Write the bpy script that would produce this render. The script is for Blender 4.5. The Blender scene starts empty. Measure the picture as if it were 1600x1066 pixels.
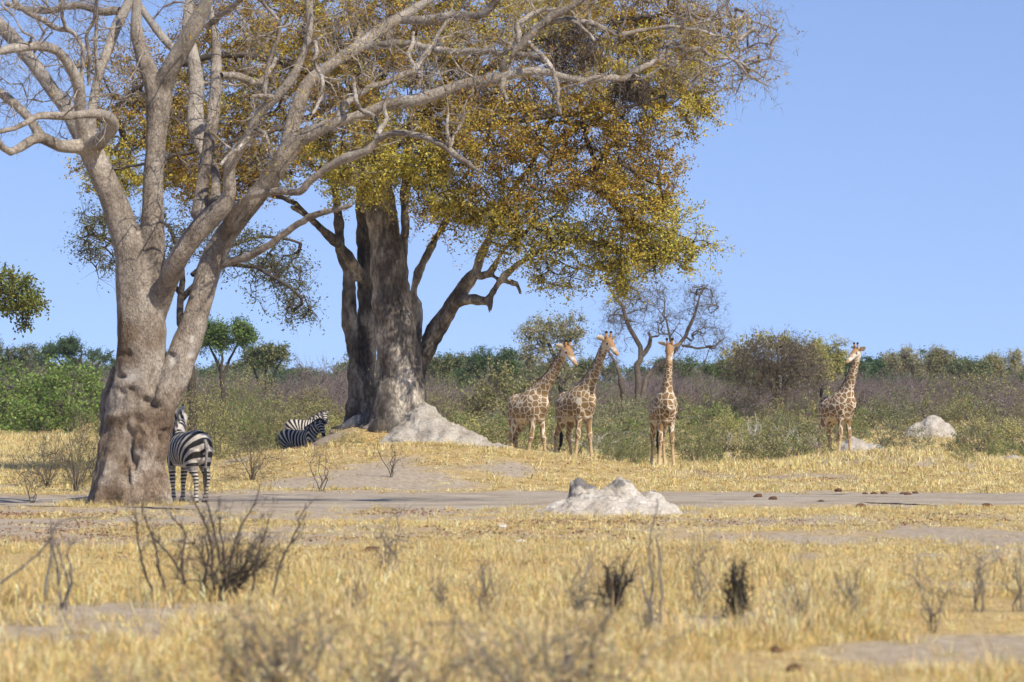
import bpy, bmesh, math
import numpy as np
from math import radians, sin, cos, pi

# ------------------------------------------------------------------ camera, sky, sun, exposure
F = 6400.0          # focal length in pixels of the 1600 px wide frame
HC, YH = 1.7, 650.0 # eye height in metres, image row of the eye level
scn = bpy.context.scene
COL = scn.collection
cam = bpy.data.objects.new('camera', bpy.data.cameras.new('camera'))
COL.objects.link(cam)
cam.location = (0, 0, HC)
cam.rotation_euler = (pi/2, 0, 0)
cam.data.sensor_width = 36.0
cam.data.lens = F/1600*36.0
cam.data.shift_y = (YH-533.0)/1600
cam.data.clip_start = 0.5
cam.data.clip_end = 20000
cam.data.dof.use_dof = True
cam.data.dof.focus_distance = 112
cam.data.dof.aperture_fstop = 3.8
scn.camera = cam

SUN_AZ, SUN_EL = 143.0, 43.0
w = bpy.data.worlds.new('World'); scn.world = w; w.use_nodes = True
nt = w.node_tree
sky = nt.nodes.new('ShaderNodeTexSky'); sky.sky_type = 'NISHITA'; sky.sun_disc = False
sky.sun_elevation = radians(SUN_EL); sky.sun_rotation = radians(SUN_AZ)
sky.altitude = 1500; sky.air_density = 1.0; sky.dust_density = 0.0; sky.ozone_density = 3.0
bg = nt.nodes['Background']; bg.inputs[1].default_value = 0.117
tint = nt.nodes.new('ShaderNodeMix'); tint.data_type = 'RGBA'; tint.blend_type = 'MULTIPLY'
tint.inputs['Factor'].default_value = 1.0
tint.inputs[7].default_value = (1.27, 1.16, 1.27, 1)
tcw = nt.nodes.new('ShaderNodeTexCoord'); lift = nt.nodes.new('ShaderNodeVectorMath'); lift.operation = 'ADD'
lift.inputs[1].default_value = (0, 0, 0.13); nrm = nt.nodes.new('ShaderNodeVectorMath'); nrm.operation = 'NORMALIZE'
nt.links.new(tcw.outputs['Generated'], lift.inputs[0]); nt.links.new(lift.outputs[0], nrm.inputs[0]); nt.links.new(nrm.outputs[0], sky.inputs[0])
nt.links.new(sky.outputs[0], tint.inputs[6]); nt.links.new(tint.outputs[2], bg.inputs[0])

sd = bpy.data.lights.new('sun', 'SUN'); sun = bpy.data.objects.new('sun', sd); COL.objects.link(sun)
sd.energy = 5.0; sd.angle = radians(0.5); sd.color = (1.0, 0.93, 0.82)
ts = np.array([sin(radians(SUN_AZ))*cos(radians(SUN_EL)), cos(radians(SUN_AZ))*cos(radians(SUN_EL)), sin(radians(SUN_EL))])
from mathutils import Vector
sun.rotation_euler = Vector(ts).to_track_quat('Z', 'Y').to_euler()
vs = scn.view_settings
vs.view_transform = 'Standard'; vs.look = 'None'; vs.exposure = 0.12; vs.gamma = 1.0; vs.use_curve_mapping = False
scn.cycles.max_bounces = 4; scn.cycles.diffuse_bounces = 2; scn.cycles.transmission_bounces = 2
scn.cycles.adaptive_threshold = 0.03
scn.cycles.transparent_max_bounces = 4; scn.cycles.volume_bounces = 0

# ------------------------------------------------------------------ helpers
R = np.random.default_rng(7)
def P(px, py, d):
    return np.array([(px-800.0)*d/F, d, HC+(YH-py)*d/F])
def PX(px, d): return (px-800.0)*d/F
def sm(a, b, x):
    t = np.clip((np.asarray(x, float)-a)/(b-a), 0, 1); return t*t*(3-2*t)

def _hash(ix, iy, iz):
    h = (ix.astype(np.int64)*374761393 + iy.astype(np.int64)*668265263 + iz.astype(np.int64)*2147483647) & 0xffffffff
    h = ((h ^ (h >> 13))*1274126177) & 0xffffffff
    h = (h ^ (h >> 16)) & 0xffffff
    return h/float(0xffffff)
def vnoise(p, f=1.0):
    p = np.asarray(p, float)*f
    if p.shape[1] == 2: p = np.c_[p, np.zeros(len(p))]
    i = np.floor(p); t = p-i; t = t*t*(3-2*t); i = i.astype(np.int64)
    out = 0
    for dx in (0, 1):
        for dy in (0, 1):
            for dz in (0, 1):
                wgt = (t[:, 0] if dx else 1-t[:, 0])*(t[:, 1] if dy else 1-t[:, 1])*(t[:, 2] if dz else 1-t[:, 2])
                out = out + wgt*_hash(i[:, 0]+dx, i[:, 1]+dy, i[:, 2]+dz)
    return out*2-1
def fbm(p, f=1.0, o=3):
    s = 0; a = 1.0
    for k in range(o):
        s = s + a*vnoise(np.asarray(p)+17.3*k, f); f *= 2.1; a *= 0.5
    return s

def mesh(name, v, faces, cols=None, smooth=True, attrs=None):
    """faces: list of (k x n) index arrays (all quads, all tris)"""
    me = bpy.data.meshes.new(name)
    v = np.ascontiguousarray(v, dtype=np.float32)
    if isinstance(faces, np.ndarray): faces = [faces]
    faces = [np.asarray(f, np.int32) for f in faces if len(f)]
    nl = sum(f.size for f in faces); nf = sum(len(f) for f in faces)
    me.vertices.add(len(v)); me.loops.add(nl); me.polygons.add(nf)
    me.vertices.foreach_set('co', v.ravel())
    me.loops.foreach_set('vertex_index', np.concatenate([f.ravel() for f in faces]))
    tot = np.concatenate([np.full(len(f), f.shape[1], np.int32) for f in faces])
    st = np.concatenate([[0], np.cumsum(tot)[:-1]]).astype(np.int32)
    me.polygons.foreach_set('loop_start', st)
    me.polygons.foreach_set('use_smooth', np.full(nf, smooth, dtype=bool))
    if cols is not None:
        a = me.color_attributes.new('Col', 'FLOAT_COLOR', 'POINT')
        c = np.ones((len(v), 4), np.float32); c[:, :3] = cols
        a.data.foreach_set('color', c.ravel())
    for k, x in (attrs or {}).items():
        x = np.asarray(x, np.float32)
        if x.ndim == 1:
            a = me.attributes.new(k, 'FLOAT', 'POINT'); a.data.foreach_set('value', x)
        else:
            a = me.attributes.new(k, 'FLOAT_VECTOR', 'POINT'); a.data.foreach_set('vector', x.ravel())
    me.update(calc_edges=True); me.validate()
    return me
def obj(name, me, mat=None, parent=None, loc=None):
    o = bpy.data.objects.new(name, me); COL.objects.link(o)
    if mat is not None and (not me.materials): me.materials.append(mat)
    if parent is not None: o.parent = parent
    if loc is not None: o.location = [float(x) for x in loc]
    return o
def thing(name, label, cat, loc=(0, 0, 0), group=None, rz=0.0, s=1.0):
    o = bpy.data.objects.new(name, None); COL.objects.link(o)
    o.empty_display_size = 0.2
    o.location = [float(x) for x in loc]; o.rotation_euler = (0, 0, rz); o.scale = (s, s, s) if np.isscalar(s) else s
    tag(o, label, cat, group); return o
def tag(o, label=None, cat=None, group=None, kind=None):
    if label: o['label'] = label
    if cat: o['category'] = cat
    if group: o['group'] = group
    if kind: o['kind'] = kind
    return o
def dup(root, loc, label, group=None, rz=0.0, s=1.0):
    r = root.copy(); COL.objects.link(r)
    r.location = [float(x) for x in loc]; r.rotation_euler = (0, 0, rz)
    r.scale = (s, s, s) if np.isscalar(s) else s
    r['label'] = label
    if group: r['group'] = group
    elif 'group' in r: del r['group']
    for ch in root.children:
        c = ch.copy(); COL.objects.link(c); c.parent = r
    return r

class MB:
    def __init__(s): s.v = []; s.q = []; s.t = []; s.c = []; s.n = 0
    def add(s, v, q=None, t=None, c=None):
        v = np.asarray(v, float)
        s.v.append(v)
        if q is not None and len(q): s.q.append(np.asarray(q)+s.n)
        if t is not None and len(t): s.t.append(np.asarray(t)+s.n)
        if c is not None: s.c.append(np.broadcast_to(np.asarray(c, float), (len(v), 3)))
        s.n += len(v)
    def mesh(s, name, smooth=True, attrs=None, off=None):
        v = np.concatenate(s.v)
        if off is not None: v = v-np.asarray(off)
        f = []
        if s.q: f.append(np.concatenate(s.q))
        if s.t: f.append(np.concatenate(s.t))
        return mesh(name, v, f, np.concatenate(s.c) if s.c else None, smooth, attrs)

def frames(p):
    t = np.gradient(p, axis=0); t /= np.linalg.norm(t, axis=1)[:, None]+1e-9
    a = np.array([0.31, 0.87, 0.38]); 
    n = a - t*(t@a)[:, None]; n /= np.linalg.norm(n, axis=1)[:, None]+1e-9
    return t, n, np.cross(t, n)
def tube(mb, p, r, sides=6, c=None, cap=True, closed=False):
    p = np.asarray(p, float); r = np.broadcast_to(np.asarray(r, float), (len(p),))
    t, n, b = frames(p)
    if cap:   # rounded end
        p = np.vstack([p, p[-1]+t[-1]*r[-1]*0.6]); r = np.append(r, r[-1]*0.25)
        n = np.vstack([n, n[-1]]); b = np.vstack([b, b[-1]])
    k = len(p); a = np.arange(sides)*2*pi/sides
    v = (p[:, None, :]+r[:, None, None]*(np.cos(a)[None, :, None]*n[:, None, :]+np.sin(a)[None, :, None]*b[:, None, :])).reshape(-1, 3)
    i = np.arange(k-1)[:, None]*sides; j = np.arange(sides)[None, :]; j2 = (j+1) % sides
    q = np.stack([i+j, i+j2, i+sides+j2, i+sides+j], -1).reshape(-1, 4)
    tri = None
    if closed:
        v = np.vstack([v, p[0], p[-1]]); a0, a1 = len(v)-2, len(v)-1; jj = np.arange(sides); j3 = (jj+1) % sides
        tri = np.concatenate([np.stack([np.full(sides, a0), j3, jj], 1), np.stack([np.full(sides, a1), (k-1)*sides+jj, (k-1)*sides+j3], 1)])
    mb.add(v, q, tri, c)
def resample(pts, step, wig=0.0, rng=R):
    """pts: (n,4+) x,y,z,r -> smooth Catmull-Rom resample"""
    pts = np.asarray(pts, float); n = len(pts); out = []
    for i in range(n-1):
        p0, p1, p2, p3 = pts[max(i-1, 0)], pts[i], pts[i+1], pts[min(i+2, n-1)]
        k = max(2, int(np.linalg.norm(p2[:3]-p1[:3])/step))
        for t in np.arange(k)/k:
            out.append(0.5*((2*p1)+(-p0+p2)*t+(2*p0-5*p1+4*p2-p3)*t*t+(-p0+3*p1-3*p2+p3)*t**3))
    out.append(pts[-1]); out = np.array(out)
    out[:, 3] = np.maximum(out[:, 3], 0.004)
    if wig:
        out[1:, :3] += fbm(out[1:, :3], 1.1, 3)[:, None]*wig*rng.normal(size=3)
    return out
def limb(pxs, d0, k=1.0):
    """pixel trace (x, y, width, depth offset m) -> (x,y,z,radius)"""
    o = []
    for q in pxs:
        d = d0+(q[3] if len(q) > 3 else 0.0)
        o.append([*P(q[0], q[1], d), 0.5*k*q[2]*d/F])
    return np.array(o)
def remesh(mb, voxel, smooth_it=2):
    me = mb.mesh('tmp')
    o = bpy.data.objects.new('tmp', me); COL.objects.link(o)
    m = o.modifiers.new('r', 'REMESH'); m.mode = 'VOXEL'; m.voxel_size = voxel
    if smooth_it:
        s = o.modifiers.new('s', 'SMOOTH'); s.iterations = smooth_it; s.factor = 0.5
    dg = bpy.context.evaluated_depsgraph_get()
    ev = o.evaluated_get(dg); m2 = bpy.data.meshes.new_from_object(ev)
    bpy.data.objects.remove(o); bpy.data.meshes.remove(me)
    v = np.zeros(len(m2.vertices)*3, np.float32); m2.vertices.foreach_get('co', v); v = v.reshape(-1, 3).astype(float)
    nn = np.zeros(len(m2.vertices)*3, np.float32); m2.vertex_normals.foreach_get('vector', nn); nn = nn.reshape(-1, 3).astype(float)
    f = np.zeros(len(m2.loops), np.int32); m2.loops.foreach_get('vertex_index', f)
    tot = np.zeros(len(m2.polygons), np.int32); m2.polygons.foreach_get('loop_total', tot)
    st = np.cumsum(tot)-tot
    qs = f[(st[tot == 4][:, None]+np.arange(4))] if (tot == 4).any() else np.zeros((0, 4), int)
    tr = f[(st[tot == 3][:, None]+np.arange(3))] if (tot == 3).any() else np.zeros((0, 3), int)
    bpy.data.meshes.remove(m2)
    return v, nn, [qs, tr]

def unit(v): return v/(np.linalg.norm(v, axis=-1, keepdims=True)+1e-9)
def leafquads(mb, pos, L, W, cols, rng=R, up=0.6, droop=0.3):
    n = len(pos)
    nrm = unit(rng.normal(size=(n, 3))*[1, 1, 0.6]+[0, 0, up])
    a = rng.normal(size=(n, 3)); a[:, 2] -= droop
    a = unit(a-nrm*(a*nrm).sum(1)[:, None]); b = np.cross(nrm, a)
    L = (L*rng.uniform(0.65, 1.3, n))[:, None]; W = (W*rng.uniform(0.7, 1.25, n))[:, None]
    v = np.stack([pos, pos+a*L*0.5+b*W*0.5-nrm*0.1*L, pos+a*L-nrm*0.02*L, pos+a*L*0.5-b*W*0.5-nrm*0.1*L], 1).reshape(-1, 3)
    q = np.arange(4*n).reshape(n, 4)
    mb.add(v, q, None, np.repeat(cols, 4, axis=0))
def pick(pal, n, rng=R, jit=0.15):
    pal = np.asarray(pal, float); wts = pal[:, 3]/pal[:, 3].sum()
    c = pal[rng.choice(len(pal), n, p=wts), :3]
    return np.clip(c*(1+rng.normal(0, jit, (n, 1)))*(1+rng.normal(0, jit*0.4, (n, 3))), 0.004, 0.95)
def fine(mb, base, dirs, n, L, r, rng=R, spread=0.8, c=None, seg=2):
    """short tapering three-sided twigs, n on each base point"""
    B = np.repeat(base, n, axis=0); D = np.repeat(unit(dirs), n, axis=0)
    m = len(B)
    D = unit(D+rng.normal(size=(m, 3))*spread)
    l = (L*rng.uniform(0.4, 1.2, m))[:, None]
    a = unit(np.cross(D, rng.normal(size=(m, 3)))); b = np.cross(D, a)
    mid = B+D*l*0.5+a*l*rng.normal(0, 0.12, (m, 1)); tip = mid+unit(D+rng.normal(size=(m, 3))*0.45)*l*0.5
    vs_ = []
    for p_, rr in ((B, r), (mid, r*0.65)):
        for k in range(3):
            an = 2*pi*k/3
            vs_.append(p_+rr*(cos(an)*a+sin(an)*b))
    vs_.append(tip)
    v = np.stack(vs_, 1).reshape(-1, 3); o = np.arange(m)[:, None]*7
    q = np.concatenate([o+np.array([k, (k+1) % 3, 3+(k+1) % 3, 3+k]) for k in range(3)])
    t = np.concatenate([o+np.array([3+k, 3+(k+1) % 3, 6]) for k in range(3)])
    mb.add(v, q, t, c)
    return tip

def colonize(nodes, targets, rng, step=0.35, wig=0.12, sag=0.0, rtip=0.008, rmax=0.07, pw=0.5, maxlen=99):
    """join every target to the nearest wood; returns polylines with radii and the directions at the tips"""
    pos = list(np.asarray(nodes, float)); par = [-1]*len(pos)
    arr = np.zeros((len(pos)+len(targets)*40, 3)); n = len(pos); arr[:n] = pos; par = np.full(len(arr), -1)
    d0 = np.array([np.min(((arr[:n]-t)**2).sum(1)) for t in targets])
    paths = []
    for ti in np.argsort(d0):
        t = targets[ti]
        dd = ((arr[:n]-t)**2).sum(1); j = int(np.argmin(dd)); L = math.sqrt(dd[j])
        if L > maxlen: continue
        k = min(38, max(2, int(L/step)))
        s = np.arange(1, k+1)/k
        side = unit(rng.normal(size=(1, 3)))
        pts = arr[j]+(t-arr[j])*s[:, None]+side*(np.sin(s*pi)*L*wig)[:, None]
        pts[:-1] += rng.normal(size=(k-1, 3))*min(step, L/k)*0.22
        pts[:, 2] += np.sin(s*pi)*L*sag
        ids = np.arange(n, n+k); arr[ids] = pts; par[ids] = np.concatenate([[j], ids[:-1]]); n += k
        paths.append(np.concatenate([[j], ids]))
    cnt = np.zeros(n)
    for pth in paths[::-1]:
        c = 1+cnt[pth[-1]]
        for i in pth[:0:-1]:
            cnt[i] = max(cnt[i], 0)
    cnt[:] = 0
    for pth in paths: cnt[pth[-1]] += 1
    for i in range(n-1, -1, -1):
        if par[i] >= 0: cnt[par[i]] += cnt[i]
    rad = np.minimum(rtip*np.maximum(cnt, 1)**pw, rmax)
    out = []
    for pth in paths:
        r = rad[pth].copy(); r[0] = r[1]; r[-1] = min(r[-1], rtip)
        out.append((arr[pth], r))
    return out

# ------------------------------------------------------------------ materials
def newmat(name):
    m = bpy.data.materials.new(name); m.use_nodes = True
    return m, m.node_tree, m.node_tree.nodes['Principled BSDF']
def N(nt, t, **kw):
    n = nt.nodes.new(t)
    for k, v_ in kw.items(): setattr(n, k, v_)
    return n
def ramp(nt, stops, fac):
    r = N(nt, 'ShaderNodeValToRGB'); e = r.color_ramp.elements
    while len(e) < len(stops): e.new(0.5)
    for el, (p_, c_) in zip(e, stops): el.position = p_; el.color = (*c_, 1)
    nt.links.new(fac, r.inputs[0]); return r.outputs[0]
def noise(nt, scale, detail=4, rough=0.6, coord='Object', stretch=(1, 1, 1)):
    tc = N(nt, 'ShaderNodeTexCoord'); mp = N(nt, 'ShaderNodeMapping'); mp.inputs['Scale'].default_value = stretch
    nz = N(nt, 'ShaderNodeTexNoise'); nz.inputs['Scale'].default_value = scale
    nz.inputs['Detail'].default_value = detail; nz.inputs['Roughness'].default_value = rough
    nt.links.new(tc.outputs[coord], mp.inputs[0]); nt.links.new(mp.outputs[0], nz.inputs['Vector'])
    return nz.outputs[0]
def mix(nt, a, b, fac, mode='MIX'):
    m = N(nt, 'ShaderNodeMix', data_type='RGBA', blend_type=mode)
    for i, x in ((0, fac), (6, a), (7, b)):
        if hasattr(x, 'is_linked') or isinstance(x, bpy.types.NodeSocket): nt.links.new(x, m.inputs[i])
        elif i == 0: m.inputs[0].default_value = x
        else: m.inputs[i].default_value = (*x, 1)
    return m.outputs[2]
def attr(nt, name, out='Fac'):
    a = N(nt, 'ShaderNodeAttribute', attribute_name=name); return a.outputs[out]
def bump(nt, bs, h, strength, dist=0.02):
    b = N(nt, 'ShaderNodeBump'); b.inputs['Strength'].default_value = strength; b.inputs['Distance'].default_value = dist
    nt.links.new(h, b.inputs['Height']); nt.links.new(b.outputs[0], bs.inputs['Normal'])
def bark(name, stops, scale=3.0, stretch=(1, 1, 0.45), bstr=0.9, bdist=0.03, fine_scale=22, pale=None, dark=None, crack=0.6, mud=None):
    m, t, bs = newmat(name)
    n1 = noise(t, scale, 6, 0.65, 'Object', stretch)
    c = ramp(t, stops, n1)
    n2 = noise(t, fine_scale, 5, 0.7, 'Object', stretch)
    c = mix(t, c, ramp(t, [(0.3, (0.35, 0.33, 0.32)), (0.62, (1.25, 1.22, 1.2))], n2), 0.75, 'MULTIPLY')
    tc = N(t, 'ShaderNodeTexCoord'); mp = N(t, 'ShaderNodeMapping'); mp.inputs['Scale'].default_value = stretch
    vo = N(t, 'ShaderNodeTexVoronoi', feature='DISTANCE_TO_EDGE'); vo.inputs['Scale'].default_value = fine_scale*0.5
    wn = N(t, 'ShaderNodeMix', data_type='VECTOR'); wn.inputs[0].default_value = 0.25
    nz = N(t, 'ShaderNodeTexNoise'); nz.inputs['Scale'].default_value = 3.0
    t.links.new(tc.outputs['Object'], mp.inputs[0]); t.links.new(mp.outputs[0], nz.inputs['Vector']); t.links.new(mp.outputs[0], wn.inputs[4]); t.links.new(nz.outputs['Color'], wn.inputs[5]); t.links.new(wn.outputs[1], vo.inputs['Vector'])
    crk = ramp(t, [(0.0, (0.45, 0.42, 0.4)), (0.09, (1, 1, 1))], vo.outputs['Distance'])
    c = mix(t, c, crk, crack, 'MULTIPLY')
    st = noise(t, 0.8, 5, 0.7, 'Object', (1, 1, 0.3)); c = mix(t, c, ramp(t, [(0.36, (0.5, 0.47, 0.44)), (0.52, (1, 1, 1)), (0.7, (1.15, 1.13, 1.1))], st), 0.8, 'MULTIPLY')
    if pale: c = mix(t, c, pale, attr(t, 'pale'))
    if mud: c = mix(t, c, mix(t, c, mud, 0.85, 'MULTIPLY'), attr(t, 'mud'))
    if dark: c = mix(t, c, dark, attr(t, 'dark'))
    t.links.new(c, bs.inputs['Base Color']); bs.inputs['Roughness'].default_value = 0.9
    bs.inputs['Specular IOR Level'].default_value = 0.15
    bump(t, bs, n2, bstr, bdist)
    return m
def leafmat(name, trans=0.35, var=0.0):
    m, t, bs = newmat(name)
    c = attr(t, 'Col', 'Color')
    if var:
        n1 = noise(t, var, 3, 0.6, 'Generated')
    t.links.new(c, bs.inputs['Base Color']); bs.inputs['Roughness'].default_value = 0.55
    bs.inputs['Specular IOR Level'].default_value = 0.25
    tr = N(t, 'ShaderNodeBsdfTranslucent'); t.links.new(c, tr.inputs[0])
    mx = N(t, 'ShaderNodeMixShader'); mx.inputs[0].default_value = trans
    out = t.nodes['Material Output']
    t.links.new(bs.outputs[0], mx.inputs[1]); t.links.new(tr.outputs[0], mx.inputs[2]); t.links.new(mx.outputs[0], out.inputs[0])
    return m
def plain(name, col, rough=0.85, sc=14, amp=0.35, bstr=0.3, bdist=0.01):
    m, t, bs = newmat(name)
    n1 = noise(t, sc, 5, 0.65)
    lo = tuple(x*(1-amp) for x in col); hi = tuple(min(1, x*(1+amp)) for x in col)
    t.links.new(ramp(t, [(0.3, lo), (0.7, hi)], n1), bs.inputs['Base Color'])
    bs.inputs['Roughness'].default_value = rough; bs.inputs['Specular IOR Level'].default_value = 0.2
    if bstr: bump(t, bs, n1, bstr, bdist)
    return m
M_BARK1 = bark('pale_bark', [(0.30, (0.22, 0.178, 0.135)), (0.5, (0.44, 0.38, 0.305)), (0.68, (0.63, 0.57, 0.48))], 1.5, (1, 1, 0.6), 1.0, 0.06, 26,
               pale=(0.58, 0.53, 0.46), mud=(0.56, 0.46, 0.37), crack=0.5)
M_TWIG1 = bark('grey_twig_bark', [(0.3, (0.17, 0.14, 0.105)), (0.5, (0.34, 0.295, 0.24)), (0.7, (0.58, 0.54, 0.48))], 3.0, (1, 1, 1), 0.3, 0.01, 20)
M_BARK2 = bark('dark_scaly_bark', [(0.36, (0.085, 0.076, 0.067)), (0.5, (0.26, 0.23, 0.19)), (0.62, (0.64, 0.58, 0.47))], 1.6, (1, 1, 0.45), 1.0, 0.05, 13,  # palest tone is bark speckle plus sun dapples put into the colour
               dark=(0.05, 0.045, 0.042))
M_TWIG2 = plain('dark_twig_bark', (0.075, 0.06, 0.047), 0.9, 5, 0.5, 0)
M_LEAF = leafmat('leaf', 0.24)
M_LEAFDRY = leafmat('dry_leaf', 0.3)
M_STEM = plain('shrub_stem', (0.13, 0.105, 0.08), 0.9, 6, 0.5, 0)
M_GREYSTEM = plain('grey_dead_stem', (0.20, 0.175, 0.15), 0.9, 6, 0.5, 0)
M_DEADWOOD = plain('bleached_deadwood', (0.48, 0.45, 0.40), 0.9, 6, 0.35, 0)
M_CHAR = plain('charred_wood', (0.05, 0.042, 0.036), 0.9, 20, 0.6, 0.6, 0.02)
M_THICKET = plain('thicket_twig', (0.215, 0.17, 0.155), 0.95, 0.12, 0.5, 0)
M_DUNG = plain('dung', (0.12, 0.065, 0.035), 0.95, 30, 0.5, 0.8, 0.02)
M_STICK = plain('nest_stick', (0.11, 0.085, 0.065), 0.95, 8, 0.5, 0)
M_BLACK = plain('black_hair', (0.012, 0.011, 0.011), 0.7, 20, 0.3, 0)
M_EYE = plain('dark_eye', (0.008, 0.006, 0.005), 0.15, 5, 0.1, 0)

# ------------------------------------------------------------------ ground
def H(x, y):
    x = np.asarray(x, float); y = np.asarray(y, float)
    z = 1.6*sm(145, 300, y)+2.2*sm(280, 700, y)
    dy = y-110.0
    ra = ((x+2.8)/9.0)**2+np.where(dy < 0, (dy/17.0)**2, (dy/13.0)**2)
    z = z+0.93*np.clip(1-ra, 0, 1)**1.6
    rb = ((x+4.0)/3.6)**2+((y-122.5)/9.0)**2
    z = np.maximum(z, 1.50*np.clip(1-rb, 0, 1)**1.5)
    rc = ((x+8.0)/6.0)**2+((y-154.0)/11.0)**2
    z = z+0.42*np.clip(1-rc, 0, 1)**1.5
    rd = ((x-12.8)/4.4)**2+((y-138.0)/12.0)**2
    z = z+0.42*np.clip(1-rd, 0, 1)**1.5
    p = np.c_[np.ravel(x), np.ravel(y)]
    und = (0.05*vnoise(p, 0.22)+0.02*vnoise(p+31, 0.9)).reshape(np.shape(x))
    return z+und*sm(20, 40, y)
def Hs(x, y): return float(H(np.array([x]), np.array([y]))[0])
def G(px, d): return np.array([PX(px, d), d, Hs(PX(px, d), d)])

def track_c(x):   # centre line of the sandy track and half width
    return 82.5+1.2*np.sin(x*0.22+0.6)+0.08*x, 6.6+1.3*np.sin(x*0.35+2)+0.9*np.sin(x*0.9)
def bareness(x, y):
    p = np.c_[x, y*0.45]
    n = fbm(p, 0.55, 4); n2 = fbm(p+50, 0.16, 3)
    b = sm(0.05, 0.7, n*0.8+0.6*n2+0.02+0.08*sm(24, 46, y)+0.3*sm(46, 54, y)*sm(80, 72, y))
    c, hw = track_c(x)
    b = np.maximum(b, sm(hw+3.0, hw-1.5, np.abs(y-c)+n*4))
    b = np.maximum(b, 0.6*sm(0.9, 0.4, ((x+1.6)/3.6)**2+((y-114)/4.0)**2+0.6*n))     # trampled crown of the tree mound
    b = np.maximum(b, 0.9*sm(1.0, 0.5, ((x-12.6)/3.6)**2+((y-134)/6)**2+0.4*n))    # low grey mound at the right
    b = np.maximum(b, 0.9*sm(1, 0.5, ((x-3.7)/1.5)**2+((y-29.5)/2.4)**2+0.5*n))    # bare patches close by
    b = np.maximum(b, 0.9*sm(1, 0.5, ((x+3.4)/1.3)**2+((y-33.5)/1.0)**2+0.5*n))
    b = np.maximum(b, (0.5+0.35*n)*sm(50, 56, y+n*4)*sm(75, 70, y))
    return np.clip(b, 0, 1)
xs = np.concatenate([-np.geomspace(32, 4000, 30)[::-1], np.arange(-31.6, 31.8, 0.4), np.geomspace(32, 4000, 30)])
ys = np.concatenate([[-4000, -800, -200, -60, -10, 8], np.arange(14, 60, 0.3), np.arange(60, 170, 0.6), np.geomspace(170, 9000, 90)])
gx, gy = np.meshgrid(xs, ys); gz = H(gx.ravel(), gy.ravel())
nx, ny = len(xs), len(ys)
ii = (np.arange(ny-1)[:, None]*nx+np.arange(nx-1)[None, :]).ravel()
gq = np.stack([ii, ii+1, ii+nx+1, ii+nx], 1)
M_GROUND, t, bs = newmat('dry_savanna_soil')
ba = attr(t, 'bare')
nA = noise(t, 1.3, 7, 0.7, 'Object', (1, 0.35, 1)); nB = noise(t, 9, 6, 0.7, 'Object', (1, 0.4, 1)); nC = noise(t, 0.6, 5, 0.7, 'Object', (1, 0.4, 1))
soil = ramp(t, [(0.3, (0.29, 0.225, 0.155)), (0.5, (0.42, 0.34, 0.245)), (0.7, (0.54, 0.455, 0.345))], nB)
straw = ramp(t, [(0.3, (0.30, 0.205, 0.085)), (0.5, (0.50, 0.36, 0.16)), (0.7, (0.60, 0.46, 0.23))], nB)
lit = ramp(t, [(0.56, (0, 0, 0)), (0.66, (1, 1, 1))], nA)
soil = mix(t, soil, (0.33, 0.21, 0.14), mix(t, (0, 0, 0), (0.45, 0.45, 0.45), lit))
c = mix(t, straw, soil, ba)
t.links.new(c, bs.inputs['Base Color']); bs.inputs['Roughness'].default_value = 0.95; bs.inputs['Specular IOR Level'].default_value = 0.1
bump(t, bs, nB, 0.8, 0.04)
g = obj('ground', mesh('ground', np.c_[gx.ravel(), gy.ravel(), gz], gq, None, True, {'bare': bareness(gx.ravel(), gy.ravel())}), M_GROUND)
tag(g, kind='structure')
# sandy track, draped on the ground
tx = np.arange(-26, 26.1, 0.3); tv = np.linspace(-1, 1, 41)
TX, TV = np.meshgrid(tx, tv)
cc, hw = track_c(TX)
edge = 0.35*fbm(np.c_[TX.ravel(), TV.ravel()*9], 0.8, 3).reshape(TX.shape)*np.abs(TV)**3
TY = cc+hw*TV+edge*3
TZ = H(TX.ravel(), TY.ravel()).reshape(TX.shape)+0.018-0.06*sm(0.93, 1.0, np.abs(TV))
mm = TX.shape[1]
ii = (np.arange(len(tv)-1)[:, None]*mm+np.arange(mm-1)[None, :]).ravel()
M_TRACK, t, bs = newmat('pale_track_sand')
nA = noise(t, 1.1, 6, 0.65, 'Object', (0.5, 0.5, 1)); nB = noise(t, 14, 6, 0.7, 'Object', (1, 0.5, 1))
c = ramp(t, [(0.3, (0.29, 0.232, 0.165)), (0.5, (0.42, 0.352, 0.265)), (0.72, (0.53, 0.458, 0.362))], nA)
c = mix(t, c, ramp(t, [(0.3, (0.55, 0.52, 0.5)), (0.6, (1.1, 1.1, 1.1))], nB), 0.6, 'MULTIPLY')
t.links.new(c, bs.inputs['Base Color']); bs.inputs['Roughness'].default_value = 0.95; bs.inputs['Specular IOR Level'].default_value = 0.1
bump(t, bs, nB, 0.7, 0.03)
tag(obj('track', mesh('track', np.c_[TX.ravel(), TY.ravel(), TZ.ravel()], np.stack([ii, ii+1, ii+mm+1, ii+mm], 1)), M_TRACK), kind='structure')

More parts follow.
